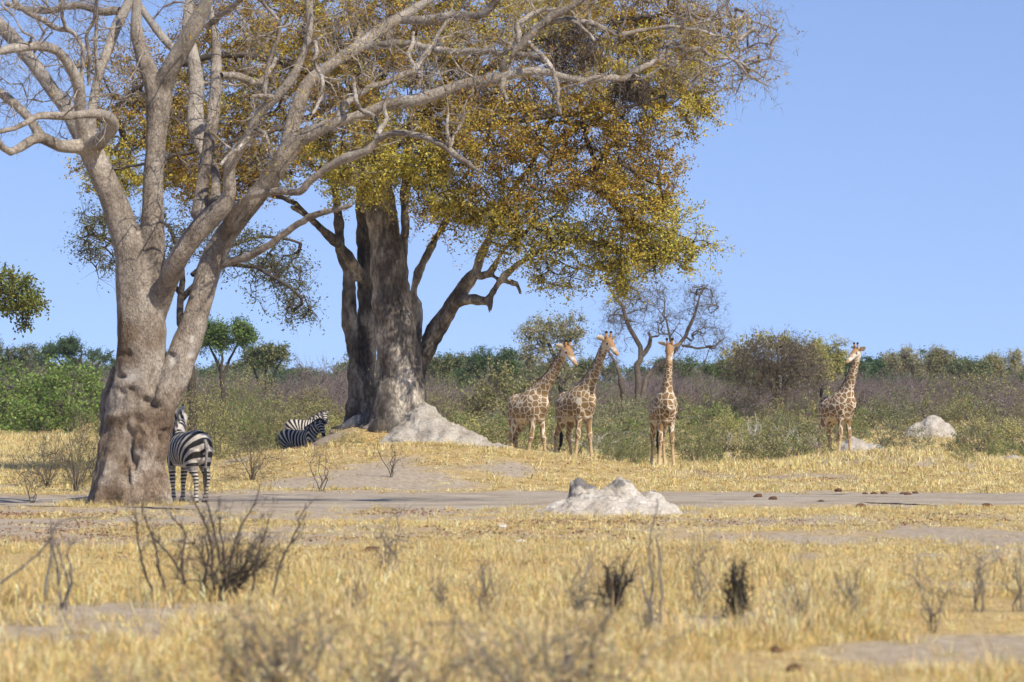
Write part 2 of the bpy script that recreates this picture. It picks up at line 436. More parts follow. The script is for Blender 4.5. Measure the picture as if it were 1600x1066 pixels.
# ------------------------------------------------------------------ scattered stuff (grass, litter, thicket) by geometry nodes
def scatter(name, pos, rz, scl, var, sources, label, cat, tilt=None):
    me = bpy.data.meshes.new(name); n = len(pos)
    me.vertices.add(n); me.vertices.foreach_set('co', np.asarray(pos, np.float32).ravel())
    rot = np.zeros((n, 3), np.float32); rot[:, 2] = rz
    if tilt is not None: rot[:, :2] = tilt
    me.attributes.new('rot', 'FLOAT_VECTOR', 'POINT').data.foreach_set('vector', rot.ravel())
    s3 = np.asarray(scl, np.float32); s3 = np.repeat(s3[:, None], 3, 1) if s3.ndim == 1 else s3
    me.attributes.new('scl', 'FLOAT_VECTOR', 'POINT').data.foreach_set('vector', np.ascontiguousarray(s3, np.float32).ravel())
    me.attributes.new('var', 'INT', 'POINT').data.foreach_set('value', np.asarray(var, np.int32))
    c = bpy.data.collections.new(name+'_kinds')
    for i, (m_, mt) in enumerate(sources):
        if not m_.materials: m_.materials.append(mt)
        c.objects.link(bpy.data.objects.new('%s_kind_%02d' % (name, i), m_))
    ng = bpy.data.node_groups.new(name, 'GeometryNodeTree')
    ng.interface.new_socket('Geometry', in_out='INPUT', socket_type='NodeSocketGeometry')
    ng.interface.new_socket('Geometry', in_out='OUTPUT', socket_type='NodeSocketGeometry')
    gi = ng.nodes.new('NodeGroupInput'); go = ng.nodes.new('NodeGroupOutput')
    ip = ng.nodes.new('GeometryNodeInstanceOnPoints'); ci = ng.nodes.new('GeometryNodeCollectionInfo')
    ci.inputs['Collection'].default_value = c; ci.inputs['Separate Children'].default_value = True; ci.inputs['Reset Children'].default_value = True
    ip.inputs['Pick Instance'].default_value = True
    def na(nm, ty):
        a = ng.nodes.new('GeometryNodeInputNamedAttribute'); a.data_type = ty; a.inputs[0].default_value = nm; return a.outputs[0]
    L = ng.links.new
    L(gi.outputs[0], ip.inputs['Points']); L(ci.outputs[0], ip.inputs['Instance'])
    L(na('var', 'INT'), ip.inputs['Instance Index']); L(na('rot', 'FLOAT_VECTOR'), ip.inputs['Rotation']); L(na('scl', 'FLOAT_VECTOR'), ip.inputs['Scale'])
    L(ip.outputs[0], go.inputs[0])
    o = obj(name, me); o.modifiers.new('scatter', 'NODES').node_group = ng
    return tag(o, label, cat, kind='stuff')

def tuft(n, h, rad, wdt, lean, pal, rng):
    a = rng.uniform(0, 2*pi, n); rr = rad*np.sqrt(rng.uniform(0, 1, n))
    b = np.c_[rr*np.cos(a), rr*np.sin(a), np.full(n, -0.02)]
    az = a+rng.normal(0, 0.9, n); ln = np.abs(rng.normal(lean, lean*0.6, n)); hh = h*rng.uniform(0.35, 1.15, n)
    dr = np.c_[np.cos(az), np.sin(az), np.zeros(n)]; sd_ = np.c_[-np.sin(az+rng.normal(0, 1, n)), np.cos(az), np.zeros(n)]; sd_ = unit(sd_)
    m1 = b+dr*(hh*ln*0.35)[:, None]+np.array([0, 0, 1])*(hh*0.55)[:, None]
    tp = b+dr*(hh*ln)[:, None]+np.array([0, 0, 1])*(hh*np.clip(1.0-0.35*ln, 0.25, 1))[:, None]
    w_ = (wdt*rng.uniform(0.6, 1.3, n))[:, None]
    v = np.stack([b-sd_*w_, b+sd_*w_, m1+sd_*w_*0.75, m1-sd_*w_*0.75, tp], 1).reshape(-1, 3)
    o = np.arange(n)[:, None]*5
    mb = MB(); mb.add(v, o+np.array([0, 1, 2, 3]), o+np.array([3, 2, 4]), np.repeat(pick(pal, n, rng), 5, 0))
    return mb.mesh('grass_tuft', False)
GOLD = [(0.82, 0.64, 0.27, 5), (0.74, 0.54, 0.19, 3.5), (0.88, 0.76, 0.45, 3.5), (0.46, 0.34, 0.16, 1.4), (0.5, 0.48, 0.27, 0.6)]
PALE = [(0.78, 0.62, 0.33, 5), (0.55, 0.40, 0.18, 3), (0.42, 0.34, 0.2, 2), (0.3, 0.26, 0.17, 1)]
M_GRASS = leafmat('dry_grass_blade', 0.3)
rg = np.random.default_rng(11)
kinds = [tuft(40, 0.21, 0.16, 0.0045, 0.9, GOLD, rg) for _ in range(4)] + \
        [tuft(38, 0.12, 0.20, 0.0050, 1.5, GOLD, rg) for _ in range(3)] + \
        [tuft(16, 0.42, 0.10, 0.0034, 0.45, PALE, rg) for _ in range(2)] + \
        [tuft(36, 0.09, 0.22, 0.010, 1.7, GOLD, rg) for _ in range(3)] + \
        [tuft(30, 0.24, 0.24, 0.012, 0.9, GOLD, rg) for _ in range(3)]
def field(y0, y1, dens, wfac=0.155, extra=1.0):
    n = int(dens*2*wfac*(y1*y1-y0*y0)/2)
    y = np.sqrt(rg.uniform(y0*y0, y1*y1, n)); x = rg.uniform(-1, 1, n)*(wfac*y+extra)
    return x, y
Xs, Ys, Ss, Vs = [], [], [], []
def put(x, y, s, v): Xs.append(x); Ys.append(y); Ss.append(s); Vs.append(v)
# close golden grass
x, y = field(21, 54, 40); b = bareness(x, y); dn = 0.5+0.5*vnoise(np.c_[x, y*0.5], 0.5)
k = rg.uniform(0, 1, len(x)) < np.clip((1-b*1.0)*(0.25+1.0*dn), 0.04, 1)*np.where(y > 45, 0.75, 1); x, y, dn = x[k], y[k], dn[k]
put(x, y, rg.uniform(0.5, 1.3, len(x))*(0.45+0.95*dn)*np.where(y > 44, 0.75, 1), np.where(rg.uniform(0, 1, len(x)) < 0.13, rg.integers(7, 9, len(x)), np.where(rg.uniform(0, 1, len(x)) < 0.6, rg.integers(0, 4, len(x)), rg.integers(4, 7, len(x)))))
# sparse trampled middle ground
x, y = field(50, 76, 20); b = bareness(x, y); n3 = fbm(np.c_[x, y*0.4]+9, 0.5, 3)
k = rg.uniform(0, 1, len(x)) < np.clip(0.95-0.85*b+0.35*n3, 0.04, 1); x, y = x[k], y[k]
put(x, y, rg.uniform(0.35, 0.9, len(x)), np.where(rg.uniform(0, 1, len(x)) < 0.35, rg.integers(0, 7, len(x)), rg.integers(9, 12, len(x))))
# beyond the track
x, y = field(88, 150, 10, 0.15); b = bareness(x, y)
k = rg.uniform(0, 1, len(x)) < np.clip(1.0-0.93*b, 0.05, 1); x, y = x[k], y[k]
put(x, y, rg.uniform(0.5, 1.1, len(x)), np.where(rg.uniform(0, 1, len(x)) < np.clip(0.94-0.5*sm(118,140,y),0,1), rg.integers(9, 12, len(x)), rg.integers(12, 15, len(x))))
x, y = field(128, 330, 2.3, 0.15)
put(x, y, rg.uniform(0.7, 1.5, len(x)), rg.integers(12, 15, len(x)))
X_, Y_, S_, V_ = map(np.concatenate, (Xs, Ys, Ss, Vs))
c_, hw_ = track_c(X_); keep = (np.abs(Y_-c_) > hw_*0.93+0.35*vnoise(np.c_[X_, Y_], 0.6)*3) | (rg.uniform(0, 1, len(X_)) < 0.10+0.55*(vnoise(np.c_[X_, Y_*0.3], 0.5)+0.35*sm(0, 5, X_) > 0.45))
keep &= ~((((X_-2.1)/1.55)**2+((Y_-72)/2.6)**2) < 1)
X_, Y_, S_, V_ = X_[keep], Y_[keep], S_[keep], V_[keep]
for (cx_, cy_, ra_, rb_, n_) in ((-7.25, 77.0, 0.95, 1.0, 130), (1.75, 71.8, 1.75, 2.3, 110), (-2.3, 116.5, 2.3, 2.6, 60)):   # tufts round the trunk and mounds
    a_ = rg.uniform(0, 2*pi, n_); q_ = rg.uniform(0.9, 1.5, n_)
    X_ = np.r_[X_, cx_+ra_*q_*np.cos(a_)]; Y_ = np.r_[Y_, cy_+rb_*q_*np.sin(a_)]; S_ = np.r_[S_, rg.uniform(0.4, 1.0, n_)]; V_ = np.r_[V_, rg.integers(0, 7, n_)]
scatter('dry_grass', np.c_[X_, Y_, H(X_, Y_)], rg.uniform(0, 2*pi, len(X_)), S_, V_, [(k_, M_GRASS) for k_ in kinds],
        'golden dry grass growing in tufts over the sandy ground', 'grass', rg.normal(0, 0.12, (len(X_), 2)))
# fallen leaves
LIT = [(0.36, 0.19, 0.11, 3), (0.45, 0.28, 0.17, 3), (0.26, 0.15, 0.09, 2), (0.55, 0.40, 0.25, 2)]
lk = []
for _ in range(4):
    n = 26; mb = MB(); rr = rg.normal(0, 0.4, (n, 3)); rr[:, 2] = rg.uniform(0.005, 0.035, n)
    leafquads(mb, rr, 0.055, 0.034, pick(LIT, n, rg), rg, up=2.0, droop=0); lk.append((mb.mesh('leaf_litter_patch', False), M_LEAFDRY))
x, y = field(46, 74, 4.0); n4 = fbm(np.c_[x, y*0.35]+77, 0.45, 3); k = (n4 > 0.1) & (rg.uniform(0, 1, len(x)) < 0.55); x, y = x[k], y[k]
x2, y2 = field(100, 130, 0.6); x = np.r_[x, x2]; y = np.r_[y, y2]
scatter('leaf_litter', np.c_[x, y, H(x, y)+0.004], rg.uniform(0, 6.28, len(x)), rg.uniform(0.6, 1.3, len(x)), rg.integers(0, 4, len(x)), lk,
        'reddish brown fallen leaves lying on bare soil', 'leaf litter')

# ------------------------------------------------------------------ the big bare tree at the left
D1 = 77.0
TRUNK1 = [
 [(188, 806, 120, 0), (192, 775, 112, 0), (200, 735, 108, 0), (207, 695, 104, 0), (213, 655, 95, 0), (219, 610, 84, 0), (221, 565, 76, 0), (221, 520, 76, 0), (220, 480, 76, 0), (216, 440, 74, 0), (207, 400, 58, 0), (195, 365, 50, 0), (180, 320, 46, 0), (165, 285, 43, 0), (153, 258, 41, 0), (142, 236, 40, 0)],
 [(232, 480, 54, 0), (236, 440, 48, 0), (238, 400, 42, 0), (238, 360, 40, 0), (239, 320, 36, 0), (240, 280, 35, 0), (243, 240, 34, 0), (245, 200, 35, 0), (248, 160, 44, 0), (254, 135, 38, 0), (266, 108, 31, -.2), (288, 70, 30, -.4), (310, 30, 27, -.6), (324, 0, 21, -.8), (330, -30, 18, -.9)],
 [(245, 150, 34, 0), (236, 122, 30, 0), (225, 90, 26, .2), (214, 55, 22, .4), (213, 22, 16, .6), (215, -20, 13, .8)],
 [(214, 800, 56, -.3), (222, 750, 58, -.3), (232, 700, 56, -.3), (244, 655, 52, -.3), (262, 610, 48, -.2), (286, 560, 43, -.1), (306, 500, 41, 0), (320, 445, 40, .1), (330, 410, 40, .1), (345, 380, 37, .1), (362, 354, 35, 0), (388, 322, 35, -.2), (418, 284, 34, -.4), (438, 254, 34, -.6), (455, 230, 34, -.7), (468, 216, 30, -.8), (485, 210, 26, -.9), (505, 199, 24, -1.0), (528, 190, 20, -1.1), (565, 180, 18, -1.3), (606, 164, 20, -1.5), (645, 157, 22, -1.7), (680, 148, 22, -1.8), (727, 132, 20, -2.0), (770, 124, 19, -2.2), (811, 114, 15, -2.3), (845, 111, 13, -2.4), (877, 119, 12, -2.4), (914, 127, 12, -2.4)],
 [(450, 232, 28, -.7), (456, 200, 25, -.5), (463, 175, 26, -.4), (474, 143, 24, -.2), (488, 122, 21, 0), (512, 105, 20, .2), (541, 85, 20, .4), (569, 66, 20, .6), (597, 44, 20, .8), (625, 27, 18, 1.0), (653, 11, 16, 1.2), (690, -15, 14, 1.4)],
 [(226, 545, 30, .1), (238, 505, 34, 0), (250, 470, 34, -.15), (263, 438, 33, -.4), (276, 408, 33, -.8), (300, 372, 34, -1.0), (327, 342, 36, -1.1), (349, 322, 30, -1.2), (359, 300, 24, -1.3), (358, 262, 20, -1.5), (371, 238, 20, -1.6), (387, 215, 18, -1.7), (396, 192, 18, -1.8), (411, 170, 17, -1.9), (430, 154, 16, -2.0), (456, 122, 15, -2.1), (475, 84, 14, -2.2), (484, 37, 13, -2.3), (480, -20, 12, -2.4)],
 [(311, 340, 28, -1.0), (315, 300, 24, -.8), (319, 265, 24, -.7), (325, 240, 24, -.6), (330, 200, 21, -.5), (336, 150, 20, -.3), (338, 100, 18, 0), (337, 60, 14, .3), (331, 30, 12, .5), (322, -20, 10, .6)],
 [(322, 345, 22, -.6), (336, 305, 19, -.2), (335, 265, 16, .3), (318, 240, 18, .8), (306, 200, 28, 1.1), (306, 160, 25, 1.3), (307, 130, 24, 1.5), (304, 100, 22, 1.7), (297, 70, 20, 1.9), (293, 40, 18, 2.0), (298, -20, 13, 2.2)],
 [(284, 84, 16, 1.0), (267, 72, 16, 1.2), (250, 53, 15, 1.4), (235, 33, 14, 1.6), (218, 8, 12, 1.8), (205, -20, 10, 2)],
 [(140, 234, 30, 0), (118, 229, 24, -.3), (92, 228, 21, -.6), (65, 215, 20, -.9), (45, 222, 17, -1.2), (16, 238, 15, -1.5), (-4, 223, 14, -1.8), (-40, 205, 12, -2.2)],
 [(62, 212, 19, -.9), (47, 187, 16, -.9), (22, 162, 15, -.9), (-5, 142, 15, -.9), (-40, 122, 13, -.9)],
 [(138, 232, 34, 0), (117, 195, 26, .5), (105, 172, 25, .8), (84, 144, 24, 1.1), (62, 112, 24, 1.4), (40, 84, 24, 1.7), (20, 60, 24, 2.0), (0, 40, 23, 2.3), (-30, 5, 20, 2.6)],
 [(138, 230, 32, -.1), (128, 195, 22, -.4), (125, 162, 19, -.6), (123, 135, 20, -.8), (108, 102, 18, -1.1), (90, 80, 17, -1.3), (62, 72, 17, -1.6), (30, 74, 17, -1.9), (0, 80, 15, -2.2), (-40, 92, 13, -2.6)],
 [(142, 232, 34, -.2), (160, 216, 24, -.7), (178, 197, 21, -1.1), (168, 182, 20, -1.4), (145, 177, 18, -1.6), (118, 180, 14, -1.8)],
 [(140, 230, 26, .2), (143, 180, 17, .6), (148, 145, 15, .8), (156, 110, 16, 1.0), (170, 75, 17, 1.2), (184, 37, 18, 1.4), (200, 7, 18, 1.6), (212, -25, 16, 1.8)],
 [(362, 358, 24, -.3), (358, 345, 19, -.6), (366, 330, 15, -.8), (382, 313, 14, -1.0), (399, 304, 14, -1.2), (431, 299, 13.5, -1.4), (468, 300, 14, -1.7), (482, 285, 13, -1.8), (512, 262, 14, -2.0), (541, 247, 15, -2.2), (574, 236, 12.5, -2.5), (590, 218, 11.5, -2.6)],
 [(181, 575, 9, .7), (174, 605, 14, .65), (169, 635, 20, .6), (170, 680, 30, .4)],
 [(150, 812, 30, -.7), (172, 770, 50, -.6), (184, 730, 40, -.4)], [(262, 806, 26, -.2), (246, 770, 40, -.3), (236, 730, 40, -.3)],
 [(200, 818, 40, -1.0), (205, 785, 50, -.7), (207, 740, 40, -.5)],
]
BR1 = [
 [(914, 127, 12, -2.4), (942, 122, 11, -2.4), (980, 122, 11, -2.3), (996, 109, 10, -2.2), (1015, 99, 9, -2.1), (1034, 88, 8.5, -2.0), (1045, 69, 8, -1.9), (1056, 66, 8.5, -1.8), (1071, 77, 10, -1.8), (1096, 77, 8, -1.7), (1112, 88, 5, -1.6), (1150, 95, 3.5, -1.5), (1195, 120, 2.5, -1.3)],
 [(118, 180, 14, -1.8), (90, 181, 12, -2.0), (67, 180, 12, -2.1), (45, 187, 9, -2.3), (22, 200, 8, -2.5), (-10, 208, 7, -2.7)],
 [(127, 130, 7, -.6), (129, 95, 7, -.5), (127, 72, 7, -.4), (116, 55, 7, -.3), (104, 48, 9, -.2), (85, 42, 9, 0), (60, 27, 10, .2), (35, 14, 9, .4), (15, -10, 8, .6)],
 [(104, 48, 7, -.2), (98, 25, 6, -.4), (95, -10, 5, -.6)],
 [(139, 128, 6, -.8), (140, 95, 6, -1), (134, 60, 6, -1.2), (146, 30, 5, -1.4), (150, -10, 5, -1.6)],
 [(152, 125, 6, .3), (150, 60, 6, .1), (151, 0, 6, -.1), (153, -20, 5, -.2)],
 [(187, 17, 13, 1.4), (165, 19, 14, 1.6), (140, 12, 11, 1.8), (110, 10, 11, 2.0), (60, 18, 10, 2.4), (10, 5, 9, 2.8)],
 [(322, 42, 12, -.6), (340, 28, 10, -.9), (365, 10, 9, -1.2), (385, -12, 8, -1.5)],
 [(528, 189, 14, -1.1), (534, 168, 12, -1), (548, 157, 11, -.9), (569, 142, 10, -.8), (606, 127, 10, -.7), (634, 116, 11, -.6), (650, 107, 10, -.6), (670, 79, 9, -.5), (682, 60, 7, -.4), (700, 30, 5, -.3)],
 [(569, 76, 14, .6), (606, 69, 14, .3), (644, 70, 13, 0), (672, 77, 12, -.3), (700, 81, 12, -.6), (755, 81, 11, -1.1), (792, 81, 10, -1.4), (830, 88, 9, -1.7), (858, 99, 7, -1.9), (884, 96, 6, -2.1)],
 [(785, 122, 14, -2.2), (788, 99, 13, -2.3), (806, 79, 14, -2.4), (824, 62, 14, -2.5), (845, 41, 13.5, -2.6), (867, 24, 13, -2.7), (896, 9, 12.5, -2.8), (925, -15, 11, -2.9)],
 [(850, 36, 10, -2.6), (886, 30, 9, -2.5), (924, 37, 9, -2.4), (952, 46, 8.5, -2.3), (968, 54, 8, -2.2), (996, 49, 7, -2.1), (1019, 45, 6, -2), (1052, 43, 5.5, -1.9), (1090, 46, 5, -1.8), (1115, 56, 4, -1.7), (1150, 60, 2.5, -1.6)],
 [(826, 66, 8, -2.5), (838, 78, 8, -2.8), (854, 94, 8, -3.0), (867, 116, 7, -3.1), (873, 141, 6, -3.1), (871, 163, 5, -3.1), (877, 177, 4, -3.1)],
 [(814, 70, 10, -2.4), (809, 52, 10, -2.2), (809, 37, 10, -2.1), (830, 24, 9, -2), (852, 15, 8, -1.9)],
 [(787, 118, 12, -2.2), (784, 139, 8, -2.5), (793, 157, 4, -2.7)],
 [(625, 30, 16, 1.0), (645, 32, 15, .8), (681, 30, 16, .6), (708, 24, 14, .4), (736, 24, 12, .2), (761, 19, 12, 0), (780, -5, 11, -.2)],
 [(882, 29, 7, -2.5), (905, 39, 6, -2.7), (929, 64, 5, -2.9)],
 [(430, 154, 10, -2.0), (413, 152, 8, -2.1), (416, 112, 7, -2.2), (430, 71, 7, -2.3), (436, 36, 6, -2.4), (411, 4, 5, -2.5)],
 [(477, 78, 8, -2.2), (494, 62, 7, -2.4), (492, 94, 7, -2.6), (503, 120, 6.5, -2.7), (503, 150, 6, -2.8), (488, 178, 5, -2.9)],
 [(560, 140, 5, -1.0), (553, 120, 5, -1.2), (554, 146, 6.5, -1.5), (563, 169, 7, -1.8), (584, 184, 6.5, -2), (591, 200, 5, -2.2)],
 [(646, 51, 5.5, .1), (643, 75, 7, -.3), (638, 85, 7, -.5), (649, 105, 8, -.6), (659, 124, 6, -.8), (649, 140, 5, -1)],
 [(590, 218, 11.5, -2.6), (597, 214, 12, -2.7), (616, 209, 11, -2.9), (644, 210, 10, -3.1), (668, 216, 10, -3.3), (687, 225, 10, -3.5), (702, 233, 10, -3.6), (723, 251, 9, -3.8), (746, 267, 5, -4)],
 [(588, 218, 9, -2.6), (596, 200, 9, -2.5), (604, 186, 8, -2.4), (600, 165, 6, -2.3), (612, 140, 5, -2.2)],
 [(702, 232, 6, -3.6), (700, 205, 6, -3.7), (700, 178, 4, -3.8)], [(703, 230, 5, -3.6), (708, 215, 4.5, -3.5), (712, 206, 3, -3.4)],
 [(330, 420, 18, .1), (362, 409, 14, 0), (392, 399, 12, -.2), (416, 385, 12, -.4), (449, 362, 11, -.6), (481, 341, 11, -.9), (512, 330, 9, -1.1), (550, 321, 6, -1.4)],
 [(390, 212, 10, -1.7), (378, 228, 8, -2), (362, 240, 7, -2.2), (345, 256, 5, -2.4)],
 [(398, 205, 10, -1.8), (412, 208, 8, -2), (420, 225, 6, -2.2), (425, 246, 4, -2.3)],
 [(345, 118, 9, -.2), (362, 118, 12, .2), (385, 125, 13, .4), (405, 128, 11, .6), (420, 110, 8, .8), (432, 90, 6, 1.0)],
 [(432, 152, 9, -2), (410, 150, 7, -2.2), (396, 150, 5, -2.4)],
]
rb = np.random.default_rng(5)
trunk = MB(); skel = []
for L_ in TRUNK1:
    q = resample(limb(L_, D1), 0.18); tube(trunk, q[:, :3], q[:, 3]*0.95, 14, closed=True); skel.append(q[:, :3])
v, nn, fc = remesh(trunk, 0.034, 3)
pxv = 800+v[:, 0]*F/v[:, 1]; pyv = YH-(v[:, 2]-HC)*F/v[:, 1]
front = np.clip(-nn[:, 1]*1.5, 0, 1)
low = sm(1.0, 5.5, -v[:, 2]+6.0)
rid = 1-np.abs(fbm(v*[1, 1, 0.55], 1.5, 4))
fl1 = fbm(np.c_[v[:, 0], v[:, 1], v[:, 2]*0.16+0.25*vnoise(v, 0.8)], 1.9, 3); lw2 = sm(5.0, 2.2, v[:, 2])
v = v+nn*(0.085*fl1*lw2)[:, None]
v = v+nn*(0.05*fbm(v*[1, 1, 0.5], 1.3, 3)+0.07*(rid-0.6))[:, None]*(0.25+0.9*low)[:, None]*0.8+nn*(0.022*low*fbm(v*[1, 1, 0.7]+3, 4.5, 3))[:, None]
pale = 0.38*sm(4.5, 8, v[:, 2])*sm(-0.5, 0.4, fbm(v*[1, 1, .4], 0.7, 3)); wx = fbm(v, 2.6, 3); wy = fbm(v+40, 2.6, 3)
for (cx, cy, rx, ry, an, dep, pl) in [(196, 690, 11, 40, .35, .10, .8), (208, 585, 15, 17, 0, .06, .45), (206, 612, 6, 3, 0, .10, 0), (232, 632, 12, 8, .5, .16, 0), (216, 655, 8, 10, 0, .1, 0),
        (199, 553, 8, 4, -.3, .08, 0), (252, 490, 6, 16, .25, .05, 1), (270, 566, 6, 14, .4, .05, .9), (300, 528, 5, 9, .3, .05, .9), (298, 552, 5, 12, .3, .05, .8), (268, 556, 7, 4, 0, .08, 0),
        (193, 590, 6, 5, 0, .08, 0), (196, 614, 7, 4, .4, .08, 0), (250, 684, 3, 6, 0, .12, 0), (259, 674, 8, 3, 0, .08, 0), (210, 712, 8, 14, .7, .09, .6), (197, 740, 7, 26, -.1, .14, 0), (180, 653, 14, 9, -.3, -.10, 0),
        (222, 610, 10, 24, 0, -.08, 0), (170, 720, 9, 34, .2, -.09, 0), (222, 748, 10, 30, 0, -.08, 0), (250, 735, 7, 26, .1, .08, 0), (219, 665, 16, 6, .8, -.06, 0), (240, 600, 6, 30, .1, .07, 0), (208, 715, 4, 40, -.15, .11, 0)]:
    dx = pxv-cx+5*wx; dy_ = pyv-cy+5*wy; u = (dx*cos(an)+dy_*sin(an))/rx; w_ = (-dx*sin(an)+dy_*cos(an))/ry
    gss = np.exp(-(u*u+w_*w_)*1.1)*front*(np.abs(v[:, 1]-D1) < 2.5)
    v -= nn*(gss*dep*(1.25+0.6*vnoise(v, 7)))[:, None]
    pale = np.maximum(pale, pl*sm(0.28, 0.55, gss+0.1*vnoise(v, 9)))
T1 = thing('broad_bare_tree', 'large tree with pale gnarled trunk and mostly leafless grey branches beside the standing zebra', 'tree', G(200, D1))
b1 = np.array(T1.location)
mt = mesh('trunk', v-b1, fc, None, True, {'pale': pale, 'mud': sm(5.5, 1.5, v[:, 2]+1.8*fbm(v, 0.9, 3))*sm(-0.5, 0.5, fbm(v+8, 1.7, 3)+0.1)}); obj('trunk', mt, M_BARK1, T1)
crown = MB()
for L_ in BR1:
    q = resample(limb(L_, D1), 0.12); q[1:, :3] += (rb.normal(size=(len(q)-1, 3))*0.012)
    q[:, 3] *= 1+0.12*fbm(q[:, :3]+3, 3.0, 2)
    tube(crown, q[:, :3], q[:, 3], 9); skel.append(q[:, :3])
sk = np.concatenate(skel); skh = sk[sk[:, 2] > P(0, 400, D1)[2]]
# finer branchwork: targets spread round the limbs
def around(skp, n, lo, hi, rng, up=0.1):
    i = rng.integers(0, len(skp), n); dr = unit(rng.normal(size=(n, 3))*[1, 0.9, 0.9]+[0, 0, up])
    return skp[i]+dr*rng.uniform(lo, hi, n)[:, None]
tg = around(skh, 420, 0.4, 1.7, rb, 0.25)
extra = np.array([P(rb.uniform(380, 1180), rb.uniform(-60, 150), D1+rb.uniform(-4, 3)) for _ in range(170)])
extra2 = np.array([P(rb.uniform(1060, 1215), rb.uniform(5, 140), D1+rb.uniform(-3, 0.5)) for _ in range(75)])
extra2 = extra2[(YH-(extra2[:, 2]-HC)*F/extra2[:, 1]) < 150]
extra3 = np.array([P(rb.uniform(-40, 230), rb.uniform(-60, 190), D1+rb.uniform(-3, 3)) for _ in range(110)])
tg = np.concatenate([tg, extra, extra2, extra3])
ppx = 800+tg[:, 0]*F/tg[:, 1]; ppy = YH-(tg[:, 2]-HC)*F/tg[:, 1]
clear = (ppy < 285) & ~((ppx > 1010) & (ppy > 160)) & ~((ppx < 120) & (ppy > 215)) & ~((ppx > 620) & (ppy > 215)) & (ppx < 1215)
tg = tg[clear]
tips = []; dirs = []
for p_, r_ in colonize(skh, tg, rb, 0.22, 0.16, 0.03, 0.0085, 0.045, 0.5):
    tube(crown, p_, r_, 5, cap=False); tips.append(p_[-1]); dirs.append(p_[-1]-p_[-2])
    k = max(1, len(p_)//2); tips.append(p_[k]); dirs.append(p_[k]-p_[k-1]+rb.normal(size=3)*0.2)
tips = np.array(tips); dirs = np.array(dirs)
t2 = fine(crown, tips, dirs, 3, 0.5, 0.0055, rb, 0.9)
fine(crown, t2, np.repeat(dirs, 3, 0), 2, 0.26, 0.0038, rb, 1.0)
obj('crown', crown.mesh('crown', True, None, b1), M_TWIG1, T1)
lf = MB(); sel = t2[(rb.uniform(0, 1, len(t2)) < 0.30)]
gold = [(0.50, 0.34, 0.06, 4), (0.40, 0.22, 0.05, 3), (0.42, 0.40, 0.09, 3), (0.55, 0.42, 0.16, 1)]
sel = np.concatenate([sel+rb.normal(0, 0.07, sel.shape) for _ in range(3)])
ppx = 800+sel[:, 0]*F/sel[:, 1]
sel = sel[rb.uniform(0, 1, len(sel)) < np.where(ppx > 350, 1, 0.12)]
leafquads(lf, sel, 0.075, 0.035, pick(gold, len(sel), rb), rb)
obj('foliage', lf.mesh('foliage', False, None, b1), M_LEAFDRY, T1)

# two stick nests in that tree
for (cx, cy, rx, ry, dd, lab) in ((897, 78, 46, 40, -2.2, 'big round nest of dark sticks held in the upper branches'), (985, 140, 28, 18, -2.0, 'smaller ragged stick nest hanging under the long right branch')):
    c0 = P(cx, cy, D1+dd); s_ = D1/F; mb = MB(); n = 620
    q = unit(rb.normal(size=(n, 3)))*rb.uniform(0.25, 0.95, (n, 1))**0.5*[rx*s_, 0.42, ry*s_]
    fine(mb, q, unit(np.cross(q+1e-3, rb.normal(size=(n, 3)))), 1, 0.42, 0.0075, rb, 0.35)
    tag(obj('stick_nest', mb.mesh('stick_nest'), M_STICK, None, c0), lab, 'nest')

